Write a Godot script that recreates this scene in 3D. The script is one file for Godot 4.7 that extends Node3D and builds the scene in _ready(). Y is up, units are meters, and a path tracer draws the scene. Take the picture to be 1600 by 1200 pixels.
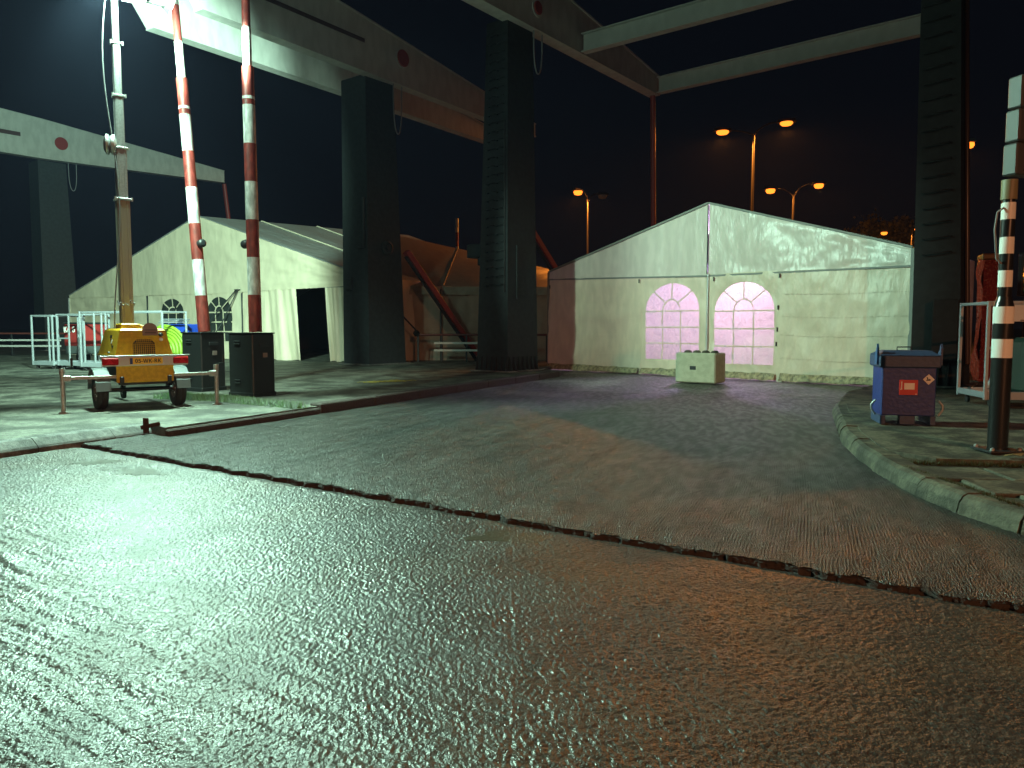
extends Node3D

# ---------------------------------------------------------------- helpers
var tex := {}
var used := {}
var M := {}
var rng := RandomNumberGenerator.new()
const AX := 38.0                       # heading of the bridge, degrees right of straight ahead

func numbered(parent: Node, called: String) -> String:
	var key := str(parent.get_instance_id()) + called
	var n: int = used.get(key, 0)
	used[key] = n + 1
	return called if n == 0 else "%s_%03d" % [called, n]

func V(x: float, y: float, z: float) -> Vector3:
	return Vector3(x, y, z)

func tag(o: Node, label: String, category: String, group := "", kind := "") -> void:
	if label: o.set_meta("label", label)
	if category: o.set_meta("category", category)
	if group: o.set_meta("group", group)
	if kind: o.set_meta("kind", kind)

func thing(called: String, label: String, category: String, at := Vector3.ZERO, heading := 0.0, group := "") -> Node3D:
	var o := Node3D.new()
	o.name = numbered(self, called)
	add_child(o)
	o.position = at
	o.rotation.y = -deg_to_rad(heading)
	tag(o, label, category, group)
	return o

func new_st() -> SurfaceTool:
	var st := SurfaceTool.new()
	st.begin(Mesh.PRIMITIVE_TRIANGLES)
	return st

func obj(called: String, st: SurfaceTool, m: Material, parent: Node = null) -> MeshInstance3D:
	st.generate_normals()
	return put_mesh(called, st.commit(), m, parent)

func put_mesh(called: String, mesh: Mesh, m: Material, parent: Node = null) -> MeshInstance3D:
	if parent == null: parent = self
	var o := MeshInstance3D.new()
	o.mesh = mesh
	o.material_override = m
	o.name = numbered(parent, called)
	parent.add_child(o)
	return o

func noise_tex(key: String, size: int, freq: float, type := FastNoiseLite.TYPE_SIMPLEX_SMOOTH, oct := 4, lo := 0.0, hi := 1.0, ret := -1) -> Texture2D:
	if tex.has(key): return tex[key]
	var n := FastNoiseLite.new()
	n.noise_type = type
	n.seed = hash(key) % 10000
	n.frequency = freq
	n.fractal_octaves = oct
	n.fractal_type = FastNoiseLite.FRACTAL_FBM if oct > 1 else FastNoiseLite.FRACTAL_NONE
	if ret >= 0: n.cellular_return_type = ret
	if ret == -2: n.fractal_type = FastNoiseLite.FRACTAL_RIDGED
	var im := n.get_seamless_image(size, size)
	im.convert(Image.FORMAT_L8)
	if lo != 0.0 or hi != 1.0:                        # spread the noise between two tones
		var lut := PackedByteArray()
		for k in 256:
			var f := smoothstep(0.2, 0.8, k / 255.0)
			lut.append(int(255.0 * lerpf(lo, hi, f)))
		var d := im.get_data()
		for k in d.size(): d[k] = lut[d[k]]
		im = Image.create_from_data(size, size, false, Image.FORMAT_L8, d)
	im.convert(Image.FORMAT_RGB8)
	tex[key] = ImageTexture.create_from_image(im)
	return tex[key]

func lin(r: float, g: float, b: float) -> Color:
	return Color(r, g, b).linear_to_srgb()

# opts: bump, bump_cm, scale, alb, rough_tex, stain, stain_scale, world, spec, coat, backlight
func mat(r: float, g: float, b: float, rough: float, metal := 0.0, o := {}) -> StandardMaterial3D:
	var m := StandardMaterial3D.new()
	m.albedo_color = lin(r, g, b)
	m.roughness = rough
	m.metallic = metal
	m.cull_mode = BaseMaterial3D.CULL_DISABLED
	if o.has("spec"): m.metallic_specular = o.spec
	if o.has("bump") or o.has("alb") or o.has("rough_tex"):
		m.uv1_triplanar = not o.has("uv")
		m.uv1_world_triplanar = o.get("world", false) and not o.has("uv")
		var s: float = o.get("scale", 1.0)
		m.uv1_scale = V(s, s * o.get("stretch", 1.0), s)
	if o.has("bump"):
		m.heightmap_enabled = true
		m.heightmap_texture = o.bump
		m.heightmap_scale = o.get("bump_cm", 0.5)
	if o.has("alb"): m.albedo_texture = o.alb
	if o.has("rough_tex"): m.roughness_texture = o.rough_tex
	if o.has("stain"):
		m.detail_enabled = true
		m.detail_blend_mode = BaseMaterial3D.BLEND_MODE_MUL
		m.detail_albedo = o.stain
		m.detail_uv_layer = BaseMaterial3D.DETAIL_UV_2
		m.uv2_triplanar = true
		m.uv2_world_triplanar = o.get("world", false)
		var q: float = o.get("stain_scale", 0.2)
		m.uv2_scale = V(q, q * o.get("stain_stretch", 1.0), q)
	if o.has("coat"):
		m.clearcoat_enabled = true
		m.clearcoat = o.coat
		m.clearcoat_roughness = 0.15
	if o.has("backlight"):
		m.backlight_enabled = true
		m.backlight = lin(o.backlight, o.backlight, o.backlight)
	return m

func glow(r: float, g: float, b: float, e: float) -> StandardMaterial3D:
	var m := StandardMaterial3D.new()
	m.albedo_color = lin(r * 0.5, g * 0.5, b * 0.5)
	m.emission_enabled = true
	m.emission = lin(r, g, b)
	m.emission_energy_multiplier = e
	m.roughness = 0.3
	return m

func tri_out(st: SurfaceTool, a: Vector3, b: Vector3, c: Vector3, centre: Vector3) -> void:
	if (b - a).cross(c - a).dot((a + b + c) / 3.0 - centre) > 0.0:
		st.add_vertex(a); st.add_vertex(c); st.add_vertex(b)
	else:
		st.add_vertex(a); st.add_vertex(b); st.add_vertex(c)

func quad_out(st: SurfaceTool, a: Vector3, b: Vector3, c: Vector3, d: Vector3, centre: Vector3) -> void:
	tri_out(st, a, b, c, centre); tri_out(st, a, c, d, centre)

# eight corners: four below (round), four above (round)
func hexa(st: SurfaceTool, p: Array) -> void:
	st.set_smooth_group(-1)
	var c := Vector3.ZERO
	for q in p: c += q / 8.0
	quad_out(st, p[0], p[1], p[2], p[3], c)
	quad_out(st, p[4], p[5], p[6], p[7], c)
	for i in 4:
		var j: int = (i + 1) % 4
		quad_out(st, p[i], p[j], p[j + 4], p[i + 4], c)

func box(st: SurfaceTool, c: Vector3, s: Vector3, bev := 0.0, basis := Basis()) -> void:
	st.set_smooth_group(-1)
	var h := s * 0.5
	if bev <= 0.0:
		var p := []
		for y in [-1, 1]:
			for q in [[-1, -1], [1, -1], [1, 1], [-1, 1]]:
				p.append(c + basis * V(q[0] * h.x, y * h.y, q[1] * h.z))
		hexa(st, p)
		return
	bev = minf(bev, minf(h.x, minf(h.y, h.z)) * 0.9)
	var k := h - Vector3.ONE * bev
	for ax in 3:
		var a1: int = (ax + 1) % 3
		var a2: int = (ax + 2) % 3
		for sg in [-1.0, 1.0]:
			var f := []
			for q in [[-1, -1], [1, -1], [1, 1], [-1, 1]]:
				var v := Vector3.ZERO
				v[ax] = sg * h[ax]; v[a1] = q[0] * k[a1]; v[a2] = q[1] * k[a2]
				f.append(c + basis * v)
			quad_out(st, f[0], f[1], f[2], f[3], c)
			for sh in [-1.0, 1.0]:                     # edge between ax and a1
				var e := []
				for t in [-1.0, 1.0]:
					var v1 := Vector3.ZERO
					v1[ax] = sg * h[ax]; v1[a1] = sh * k[a1]; v1[a2] = t * k[a2]
					var v2 := Vector3.ZERO
					v2[ax] = sg * k[ax]; v2[a1] = sh * h[a1]; v2[a2] = t * k[a2]
					e.append(c + basis * v1); e.append(c + basis * v2)
				quad_out(st, e[0], e[1], e[3], e[2], c)
	for x in [-1.0, 1.0]:
		for y in [-1.0, 1.0]:
			for z in [-1.0, 1.0]:
				tri_out(st, c + basis * V(x * h.x, y * k.y, z * k.z), c + basis * V(x * k.x, y * h.y, z * k.z), c + basis * V(x * k.x, y * k.y, z * h.z), c)

func tube(st: SurfaceTool, pts: Array, r0: float, r1 := -1.0, seg := 10, caps := true) -> void:
	if r1 < 0.0: r1 = r0
	st.set_smooth_group(0)
	var rings := []
	var last := V(0, 0, 0)
	for i in pts.size():
		var t: Vector3 = (pts[mini(i + 1, pts.size() - 1)] - pts[maxi(i - 1, 0)]).normalized()
		var u: Vector3
		if i == 0:
			u = t.cross(Vector3.UP if absf(t.y) < 0.95 else Vector3.RIGHT).normalized()
		else:
			u = (last - t * last.dot(t)).normalized()
		last = u
		var w := t.cross(u)
		var r := lerpf(r0, r1, float(i) / maxf(1.0, pts.size() - 1))
		var ring := []
		for k in seg:
			var a := TAU * k / seg
			ring.append(pts[i] + (u * cos(a) + w * sin(a)) * r)
		rings.append(ring)
	for i in rings.size() - 1:
		var mid: Vector3 = (pts[i] + pts[i + 1]) * 0.5
		for k in seg:
			var l: int = (k + 1) % seg
			quad_out(st, rings[i][k], rings[i][l], rings[i + 1][l], rings[i + 1][k], mid)
	if caps:
		st.set_smooth_group(-1)
		for e in [0, rings.size() - 1]:
			var other: Vector3 = pts[1] if e == 0 else pts[e - 1]
			for k in range(1, seg - 1):
				tri_out(st, rings[e][0], rings[e][k], rings[e][k + 1], other)

func bar(st: SurfaceTool, a: Vector3, b: Vector3, w: float, h: float, bev := 0.0) -> void:
	var t := (b - a)
	var z := t.normalized()
	var x := z.cross(Vector3.UP if absf(z.y) < 0.98 else Vector3.BACK).normalized()
	box(st, (a + b) * 0.5, V(w, h, t.length()), bev, Basis(x, z.cross(x).normalized() * -1.0, z))

# a turned shape: profile of [radius, along]; turned about "axis" through "at"
func lathe(st: SurfaceTool, at: Vector3, axis: Vector3, profile: Array, seg := 20, smooth := true) -> void:
	var t := axis.normalized()
	var u := t.cross(Vector3.UP if absf(t.y) < 0.95 else Vector3.RIGHT).normalized()
	var w := t.cross(u)
	for i in profile.size() - 1:
		st.set_smooth_group(i if not smooth else 0)
		var p: Array = profile[i]
		var q: Array = profile[i + 1]
		for k in seg:
			var a := TAU * k / seg
			var b := TAU * (k + 1) / seg
			var da := u * cos(a) + w * sin(a)
			var db := u * cos(b) + w * sin(b)
			var p0: Vector3 = at + t * p[1] + da * p[0]
			var p1: Vector3 = at + t * p[1] + db * p[0]
			var q0: Vector3 = at + t * q[1] + da * q[0]
			var q1: Vector3 = at + t * q[1] + db * q[0]
			# outward by the profile's right-hand side
			var n: Vector3 = (da * (q[1] - p[1]) - t * (q[0] - p[0]))
			var c := (p0 + p1 + q0 + q1) * 0.25 - n.normalized() * 0.5
			if p[0] > 1e-5: tri_out(st, p0, p1, q1 if q[0] > 1e-5 else q0, c)
			if q[0] > 1e-5: tri_out(st, p0, q1, q0, c)

# flat polygon (x, y) extruded from z0 to z1 in local axes
func slab(st: SurfaceTool, poly: PackedVector2Array, z0: float, z1: float, xf := Transform3D()) -> void:
	st.set_smooth_group(-1)
	var idx := Geometry2D.triangulate_polygon(poly)
	var zc := (z0 + z1) * 0.5
	for i in range(0, idx.size(), 3):
		for z in [z0, z1]:
			var a: Vector3 = xf * V(poly[idx[i]].x, poly[idx[i]].y, z)
			var b: Vector3 = xf * V(poly[idx[i + 1]].x, poly[idx[i + 1]].y, z)
			var c: Vector3 = xf * V(poly[idx[i + 2]].x, poly[idx[i + 2]].y, z)
			tri_out(st, a, b, c, xf * V((poly[idx[i]].x + poly[idx[i + 1]].x) * 0.5, (poly[idx[i]].y + poly[idx[i + 1]].y) * 0.5, zc))
	for i in poly.size():
		var p := poly[i]
		var q := poly[(i + 1) % poly.size()]
		var d := (q - p).normalized()
		var m: Vector2 = (p + q) * 0.5 + Vector2(d.y, -d.x) * 0.002
		if not Geometry2D.is_point_in_polygon(m, poly): m = (p + q) * 0.5 - Vector2(d.y, -d.x) * 0.002
		quad_out(st, xf * V(p.x, p.y, z0), xf * V(q.x, q.y, z0), xf * V(q.x, q.y, z1), xf * V(p.x, p.y, z1), xf * V(m.x, m.y, zc))

# a rectangle of cloth between four corners (a b below, d c above), pushed in and out by noise
func cloth(st: SurfaceTool, a: Vector3, b: Vector3, c: Vector3, d: Vector3, nu: int, nv: int, amp: float, freq: float, sd: int, hold := 0.15, stretch := 1.0) -> void:
	st.set_smooth_group(0)
	var n := (b - a).cross(d - a).normalized()
	var no := FastNoiseLite.new()
	no.seed = sd
	no.frequency = freq
	no.fractal_octaves = 3
	var p := []
	var w := (b - a).length()
	var h := (d - a).length()
	for j in nv + 1:
		for i in nu + 1:
			var u := float(i) / nu
			var v := float(j) / nv
			var q := a.lerp(b, u).lerp(d.lerp(c, u), v)
			var e := minf(1.0, minf(minf(u, 1.0 - u), minf(v, 1.0 - v)) / hold) if hold > 0.0 else 1.0
			p.append(q + n * (no.get_noise_2d(u * w, v * h * stretch) * amp * (0.25 + 0.75 * e)))
	for j in nv:
		for i in nu:
			var k := j * (nu + 1) + i
			for t in [k, k + nu + 1, k + nu + 2, k, k + nu + 2, k + 1]:
				st.add_vertex(p[t])

func text(said: String, size: float, depth: float, m: Material, parent: Node, xf: Transform3D, called := "lettering", font := "Droid Sans") -> void:
	var t := TextMesh.new()
	var f := SystemFont.new()
	f.font_names = PackedStringArray([font])
	f.font_weight = 700
	t.font = f
	t.text = said
	t.font_size = 64
	t.pixel_size = size / 46.0
	t.depth = depth
	t.curve_step = 2.0
	var o := put_mesh(called, t, m, parent)
	o.transform = xf

func spot(parent: Node, at: Vector3, dir: Vector3, angle: float, e: float, c: Color, size := 0.12, soft := 0.5) -> void:
	var l := SpotLight3D.new()
	l.name = numbered(parent, "beam_light")
	l.light_color = c
	l.light_energy = e
	l.spot_range = 120.0
	l.spot_attenuation = 2.0
	l.spot_angle = angle
	l.spot_angle_attenuation = soft
	l.light_size = size
	l.shadow_enabled = true
	l.transform = Transform3D(Basis.looking_at(dir), at)
	parent.add_child(l)

func omni(parent: Node, at: Vector3, e: float, c: Color, size := 0.1) -> void:
	var l := OmniLight3D.new()
	l.name = numbered(parent, "point_light")
	l.light_color = c
	l.light_energy = e
	l.omni_range = 90.0
	l.omni_attenuation = 2.0
	l.light_size = size
	l.shadow_enabled = true
	l.position = at
	parent.add_child(l)

# ---------------------------------------------------------------- ground
const E_ := Vector2(0.821, 0.571)          # along the milled edge, left to right
const N_ := Vector2(-0.571, 0.821)         # towards the near side of it
const S0 := Vector2(-5.24, -9.51)
const FLAT := Transform3D(Vector3(1, 0, 0), Vector3(0, 0, -1), Vector3(0, 1, 0), Vector3(0, 0, 0))

func ground_grid(us: PackedFloat32Array, vs: PackedFloat32Array, f: Callable, uv_turn: float, uv_scale: float, along := 1.0, steep := false) -> ArrayMesh:
	var nu := us.size()
	var nv := vs.size()
	var pos := PackedVector3Array()
	var nor := PackedVector3Array()
	var col := PackedColorArray()
	var uv := PackedVector2Array()
	pos.resize(nu * nv); nor.resize(nu * nv); col.resize(nu * nv); uv.resize(nu * nv)
	var ca := cos(uv_turn)
	var sa := sin(uv_turn)
	for j in nv:
		for i in nu:
			var p := S0 + E_ * us[i] + N_ * vs[j]
			var r: Array = f.call(us[i], vs[j], p)
			var k := j * nu + i
			pos[k] = V(p.x + r[2] * N_.x, r[0], p.y + r[2] * N_.y)
			col[k] = r[1]
			var bend := 0.022 * (p.y + 9.0) * maxf(0.0, p.x + 1.5)
			uv[k] = Vector2((p.x * ca + p.y * sa - bend) * uv_scale, (-p.x * sa + p.y * ca) * uv_scale * along)
	for j in nv:
		for i in nu:
			var a := pos[j * nu + maxi(i - 1, 0)]
			var b := pos[j * nu + mini(i + 1, nu - 1)]
			var c := pos[maxi(j - 1, 0) * nu + i]
			var d := pos[mini(j + 1, nv - 1) * nu + i]
			var n := (d - c).cross(b - a).normalized()
			var way := n.y if not steep else n.y * 0.3 + n.x * N_.x + n.z * N_.y
			nor[j * nu + i] = n if way > 0.0 else -n
	var idx := PackedInt32Array()
	idx.resize((nu - 1) * (nv - 1) * 6)
	var t := 0
	for j in nv - 1:
		for i in nu - 1:
			var k := j * nu + i
			for q in [k, k + 1, k + nu + 1, k, k + nu + 1, k + nu]:
				idx[t] = q
				t += 1
	# clockwise from above whichever way the frame runs
	var e := (pos[idx[1]] - pos[idx[0]]).cross(pos[idx[2]] - pos[idx[0]])
	if e.y > 0.0:
		for q in range(0, idx.size(), 3):
			var h := idx[q + 1]
			idx[q + 1] = idx[q + 2]
			idx[q + 2] = h
	var arr := []
	arr.resize(Mesh.ARRAY_MAX)
	arr[Mesh.ARRAY_VERTEX] = pos
	arr[Mesh.ARRAY_NORMAL] = nor
	arr[Mesh.ARRAY_COLOR] = col
	arr[Mesh.ARRAY_TEX_UV] = uv
	arr[Mesh.ARRAY_INDEX] = idx
	var m := ArrayMesh.new()
	m.add_surface_from_arrays(Mesh.PRIMITIVE_TRIANGLES, arr)
	return m

func steps(a: float, b: float, d: float) -> PackedFloat32Array:
	var r := PackedFloat32Array()
	var n := int(round((b - a) / d))
	for i in n + 1: r.append(a + (b - a) * i / n)
	return r

func make_ground() -> void:
	var agg := noise_tex("aggregate", 2048, 0.16, FastNoiseLite.TYPE_CELLULAR, 2, 0.0, 1.0, FastNoiseLite.RETURN_DISTANCE)
	var wet := noise_tex("wetness", 1024, 0.0045, FastNoiseLite.TYPE_SIMPLEX_SMOOTH, 6, 0.76, 1.0)
	var n1 := FastNoiseLite.new()
	n1.seed = 3; n1.frequency = 1.0; n1.fractal_octaves = 4
	var n2 := FastNoiseLite.new()
	n2.seed = 8; n2.frequency = 14.0; n2.fractal_octaves = 2
	var n3 := FastNoiseLite.new()
	n3.seed = 21; n3.frequency = 0.35; n3.fractal_octaves = 4

	# everything beyond, to the horizon
	var st := new_st()
	slab(st, PackedVector2Array([Vector2(-700, -60), Vector2(700, -60), Vector2(700, 700), Vector2(-700, 700)]), -0.5, -0.06, FLAT)
	var g := obj("ground", st, mat(0.03, 0.03, 0.03, 0.6, 0.0, {"bump": agg, "bump_cm": 0.6, "scale": 0.3, "world": true}))
	tag(g, "dark asphalt ground running off into the night beyond the bridge", "", "", "structure")

	# the near carriageway: wet, worn, open-textured
	var stones := FastNoiseLite.new()
	stones.seed = 31; stones.noise_type = FastNoiseLite.TYPE_CELLULAR; stones.frequency = 78.0
	stones.cellular_return_type = FastNoiseLite.RETURN_DISTANCE; stones.fractal_type = FastNoiseLite.FRACTAL_NONE
	var cell := FastNoiseLite.new()
	cell.seed = 31; cell.noise_type = FastNoiseLite.TYPE_CELLULAR; cell.frequency = 78.0
	cell.cellular_return_type = FastNoiseLite.RETURN_CELL_VALUE; cell.fractal_type = FastNoiseLite.FRACTAL_NONE
	var near := func(u: float, v: float, p: Vector2) -> Array:
		var big := n1.get_noise_2d(p.x, p.y)
		var own := cell.get_noise_2d(p.x, p.y)                          # each chipping sits a little higher or lower
		var stone := stones.get_noise_2d(p.x, p.y)                      # chippings, about 2 cm across
		var track := n1.get_noise_2d(u * 0.55 + 40.0, v * 6.0 + 0.5 * n1.get_noise_2d(u * 0.4, 12.0))          # ruts left by wheels, along the edge
		var w := smoothstep(2.0, 3.2, v - (u - 6.0) * 0.10) * smoothstep(10.5, 7.0, u)
		var bare := smoothstep(0.05, 0.35, n3.get_noise_2d(p.x * 1.6 + 3.0, p.y * 2.2))
		var y := big * 0.005 - stone * (0.0050 - 0.002 * bare) + own * 0.0034 + track * (0.001 + 0.013 * w)
		var dirt := clampf(n3.get_noise_2d(p.x * 2.0, p.y * 2.0) * 1.6 + 0.35, 0.0, 1.0)
		var k := 0.85 + 0.4 * n1.get_noise_2d(p.x * 7.0, p.y * 7.0) - 0.5 * stone + 0.9 * maxf(0.0, own - 0.45)
		var c := Color(0.034, 0.033, 0.030).lerp(Color(0.052, 0.041, 0.028), dirt * 0.6 + 0.4 * w) * k
		if v < 0.12: y -= 0.02 * (1.0 - v / 0.12)
		return [y, Color(c.r, c.g, c.b), 0.0]
	var m := mat(1, 1, 1, 0.47, 0.0, {"bump": agg, "bump_cm": 0.35, "scale": 0.3, "world": true, "rough_tex": wet, "spec": 0.5})
	m.vertex_color_use_as_albedo = true
	var us := steps(-0.9, 10.7, 0.0092)
	var vs := steps(-0.1, 4.3, 0.0092)
	tag(put_mesh("road", ground_grid(us, vs, near, 0.0, 0.4), m), "near stretch of wet coarse asphalt road in the foreground", "", "", "structure")
	# the same road behind the camera and to both sides
	var far_near := func(u: float, v: float, p: Vector2) -> Array:
		return [(-0.035 if v < 4.6 and u > -1.6 and u < 11.4 else 0.0) + n1.get_noise_2d(p.x, p.y) * 0.005, Color(0.055, 0.048, 0.04), 0.0]
	tag(put_mesh("road", ground_grid(steps(-40.0, 60.0, 0.8), steps(-0.05, 60.0, 0.8), far_near, 0.0, 0.4), m), "rest of the asphalt road behind and beside the wet foreground", "", "", "structure")

	# the milled carriageway: 5 cm higher, its ragged lip facing us
	var vv := PackedFloat32Array([0.0])
	var d := 0.02
	var at := 0.0
	while at > -46.0:
		at -= d
		vv.append(at)
		d = minf(d * 1.045, 1.0)
	var milled := func(u: float, v: float, p: Vector2) -> Array:
		var rag := n2.get_noise_2d(u * 0.35, 7.0) * 0.05 + n1.get_noise_2d(u * 0.9, 3.0) * 0.06 + n2.get_noise_2d(u * 2.0, 1.0) * 0.02
		var keep := smoothstep(-0.5, 0.0, v)
		var y := lerpf(0.034, 0.017, clampf((u - 2.0) / 8.0, 0.0, 1.0)) + n1.get_noise_2d(p.x * 0.6, p.y * 0.6) * 0.008 + (n2.get_noise_2d(p.x, p.y) * 0.004 - stones.get_noise_2d(p.x * 0.6, p.y * 0.6) * 0.008) * smoothstep(-10.0, -3.0, v)
		var dust := smoothstep(0.02, 0.30, n3.get_noise_2d(p.x * 0.9 + 5.0, p.y * 1.4)) * smoothstep(-14.0, -17.0, p.y)
		var c := Color(0.046, 0.048, 0.044).lerp(Color(0.17, 0.17, 0.15), dust)
		var across := p.x * 0.914 + p.y * 0.407 - 0.022 * (p.y + 9.0) * maxf(0.0, p.x + 1.5)
		c = c * (0.85 + 0.5 * n1.get_noise_2d(p.x * 2.0, p.y * 2.0) + 0.55 * n1.get_noise_2d(across * 3.2, p.y * 0.25 + 60.0))
		y += 0.006 * n1.get_noise_2d(across * 4.5, p.y * 0.3 + 90.0)
		return [y, Color(c.r, c.g, c.b), rag * keep]
	var uu := steps(-5.0, 18.0, 0.022)
	# grooves of the milling drum, fine lines that follow the road
	var gi := Image.create(512, 512, false, Image.FORMAT_RGB8)
	var gn := FastNoiseLite.new()
	gn.seed = 5; gn.frequency = 0.02; gn.fractal_octaves = 4
	var gs := gn.get_seamless_image(512, 512)
	var gf := FastNoiseLite.new()
	gf.seed = 15; gf.frequency = 0.26; gf.fractal_octaves = 2
	var gfs := gf.get_seamless_image(512, 512)
	for y in 512:
		for x in 512:
			var wob := gs.get_pixel(x, y).r
			var h := 0.5 + 0.5 * sin(TAU * (x * 60.0 / 512.0 + (wob - 0.5) * 0.7))
			var f := gfs.get_pixel(x, y).r
			h = clampf(h * smoothstep(0.35, 0.8, wob + f * 0.35) * 0.24 + f * 0.95, 0.0, 1.0)
			gi.set_pixel(x, y, Color(h, h, h))
	var gt := ImageTexture.create_from_image(gi)
	var mm := mat(1, 1, 1, 0.47, 0.0, {"bump": gt, "bump_cm": 2.2, "uv": true, "rough_tex": noise_tex("milled_wet", 512, 0.015, FastNoiseLite.TYPE_SIMPLEX_SMOOTH, 4, 0.75, 1.0), "spec": 0.5})
	mm.vertex_color_use_as_albedo = true
	tag(put_mesh("milled_road", ground_grid(uu, vv, milled, deg_to_rad(24.0), 0.8, 0.3), mm), "milled grooved asphalt road, a few centimetres higher, running to the tent", "", "", "structure")

	# broken face of that step, its warm shade painted reddish brown
	var lip := func(u: float, v: float, p: Vector2) -> Array:
		var f: float = clampf(-v / 0.05, 0.0, 1.0)
		var rag := n2.get_noise_2d(u * 0.35, 7.0) * 0.05 + n1.get_noise_2d(u * 0.9, 3.0) * 0.06 + n2.get_noise_2d(u * 2.0, 1.0) * 0.02
		var rough := n2.get_noise_2d(u * 2.2, f * 1.5 + 50.0) * 0.016 + n2.get_noise_2d(u * 0.8, f + 80.0) * 0.02
		if v < -0.06: return [0.022, Color.WHITE, rag - 0.06 - v]
		return [-0.025 + f * lerpf(0.057, 0.041, clampf((u - 2.0) / 8.0, 0.0, 1.0)) + n2.get_noise_2d(u * 1.7, 30.0) * 0.010 * f, Color.WHITE, rag + 0.016 * (1.0 - f) + rough + 0.004 - v]
	tag(put_mesh("milled_edge", ground_grid(steps(-1.0, 14.0, 0.014), PackedFloat32Array([-0.075, -0.055, -0.042, -0.030, -0.018, -0.008, 0.0]), lip, 0.0, 1.0, 1.0, true), mat(0.045, 0.034, 0.028, 0.8, 0.0, {"bump": agg, "bump_cm": 1.0, "scale": 2.0, "world": true})), "broken edge where the milled road steps up from the near road, its warm shade painted reddish brown", "", "", "structure")

	# mud and water lying in the low spots of the near road
	var mud := mat(0.045, 0.044, 0.026, 0.38, 0.0, {"bump": noise_tex("mud", 512, 0.03, FastNoiseLite.TYPE_SIMPLEX_SMOOTH, 4), "bump_cm": 0.35, "scale": 1.1, "world": true})
	var spots := [
		[[-1.03, -4.97], [-0.89, -5.24], [-0.77, -5.67], [-0.5, -5.9], [-0.3, -5.78], [-0.45, -5.5], [-0.69, -5.36], [-0.80, -5.08], [-0.62, -4.85], [-0.75, -4.8]],
		[[-4.45, -8.12], [-4.15, -8.38], [-3.7, -8.02], [-3.55, -7.75], [-3.85, -7.72]],
		[[-5.0, -8.35], [-4.7, -8.7], [-4.35, -8.55], [-4.6, -8.3]],
		[[0.45, -4.75], [0.62, -5.05], [0.95, -4.9], [0.98, -4.62], [0.72, -4.48]],
		[[1.45, -4.05], [1.7, -4.32], [2.05, -4.15], [1.9, -3.95]],
		[[-0.35, -5.35], [-0.1, -5.62], [0.3, -5.45], [0.2, -5.25]],
		[[-2.1, -6.2], [-1.9, -6.42], [-1.7, -6.32], [-1.85, -6.15]],
		[[-1.7, -6.2], [-1.55, -6.38], [-1.3, -6.22], [-1.5, -6.12]]]
	for s in spots:
		var poly := PackedVector2Array()
		for i in s.size():
			var a := Vector2(s[i][0], -s[i][1])
			var b := Vector2(s[(i + 1) % s.size()][0], -s[(i + 1) % s.size()][1])
			for k in 8:
				var q := a.lerp(b, k / 8.0)
				poly.append(q + Vector2(n2.get_noise_2d(q.x * 0.5, q.y * 0.5), n2.get_noise_2d(q.x * 0.5 + 9.0, q.y * 0.5)) * 0.09)
		if Geometry2D.triangulate_polygon(poly).is_empty(): continue
		var ms := new_st()
		slab(ms, poly, -0.02, 0.0040, FLAT)
		tag(obj("mud_patch", ms, mud), "olive patch of smooth wet mud lying on the near road", "", "", "structure")

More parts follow.
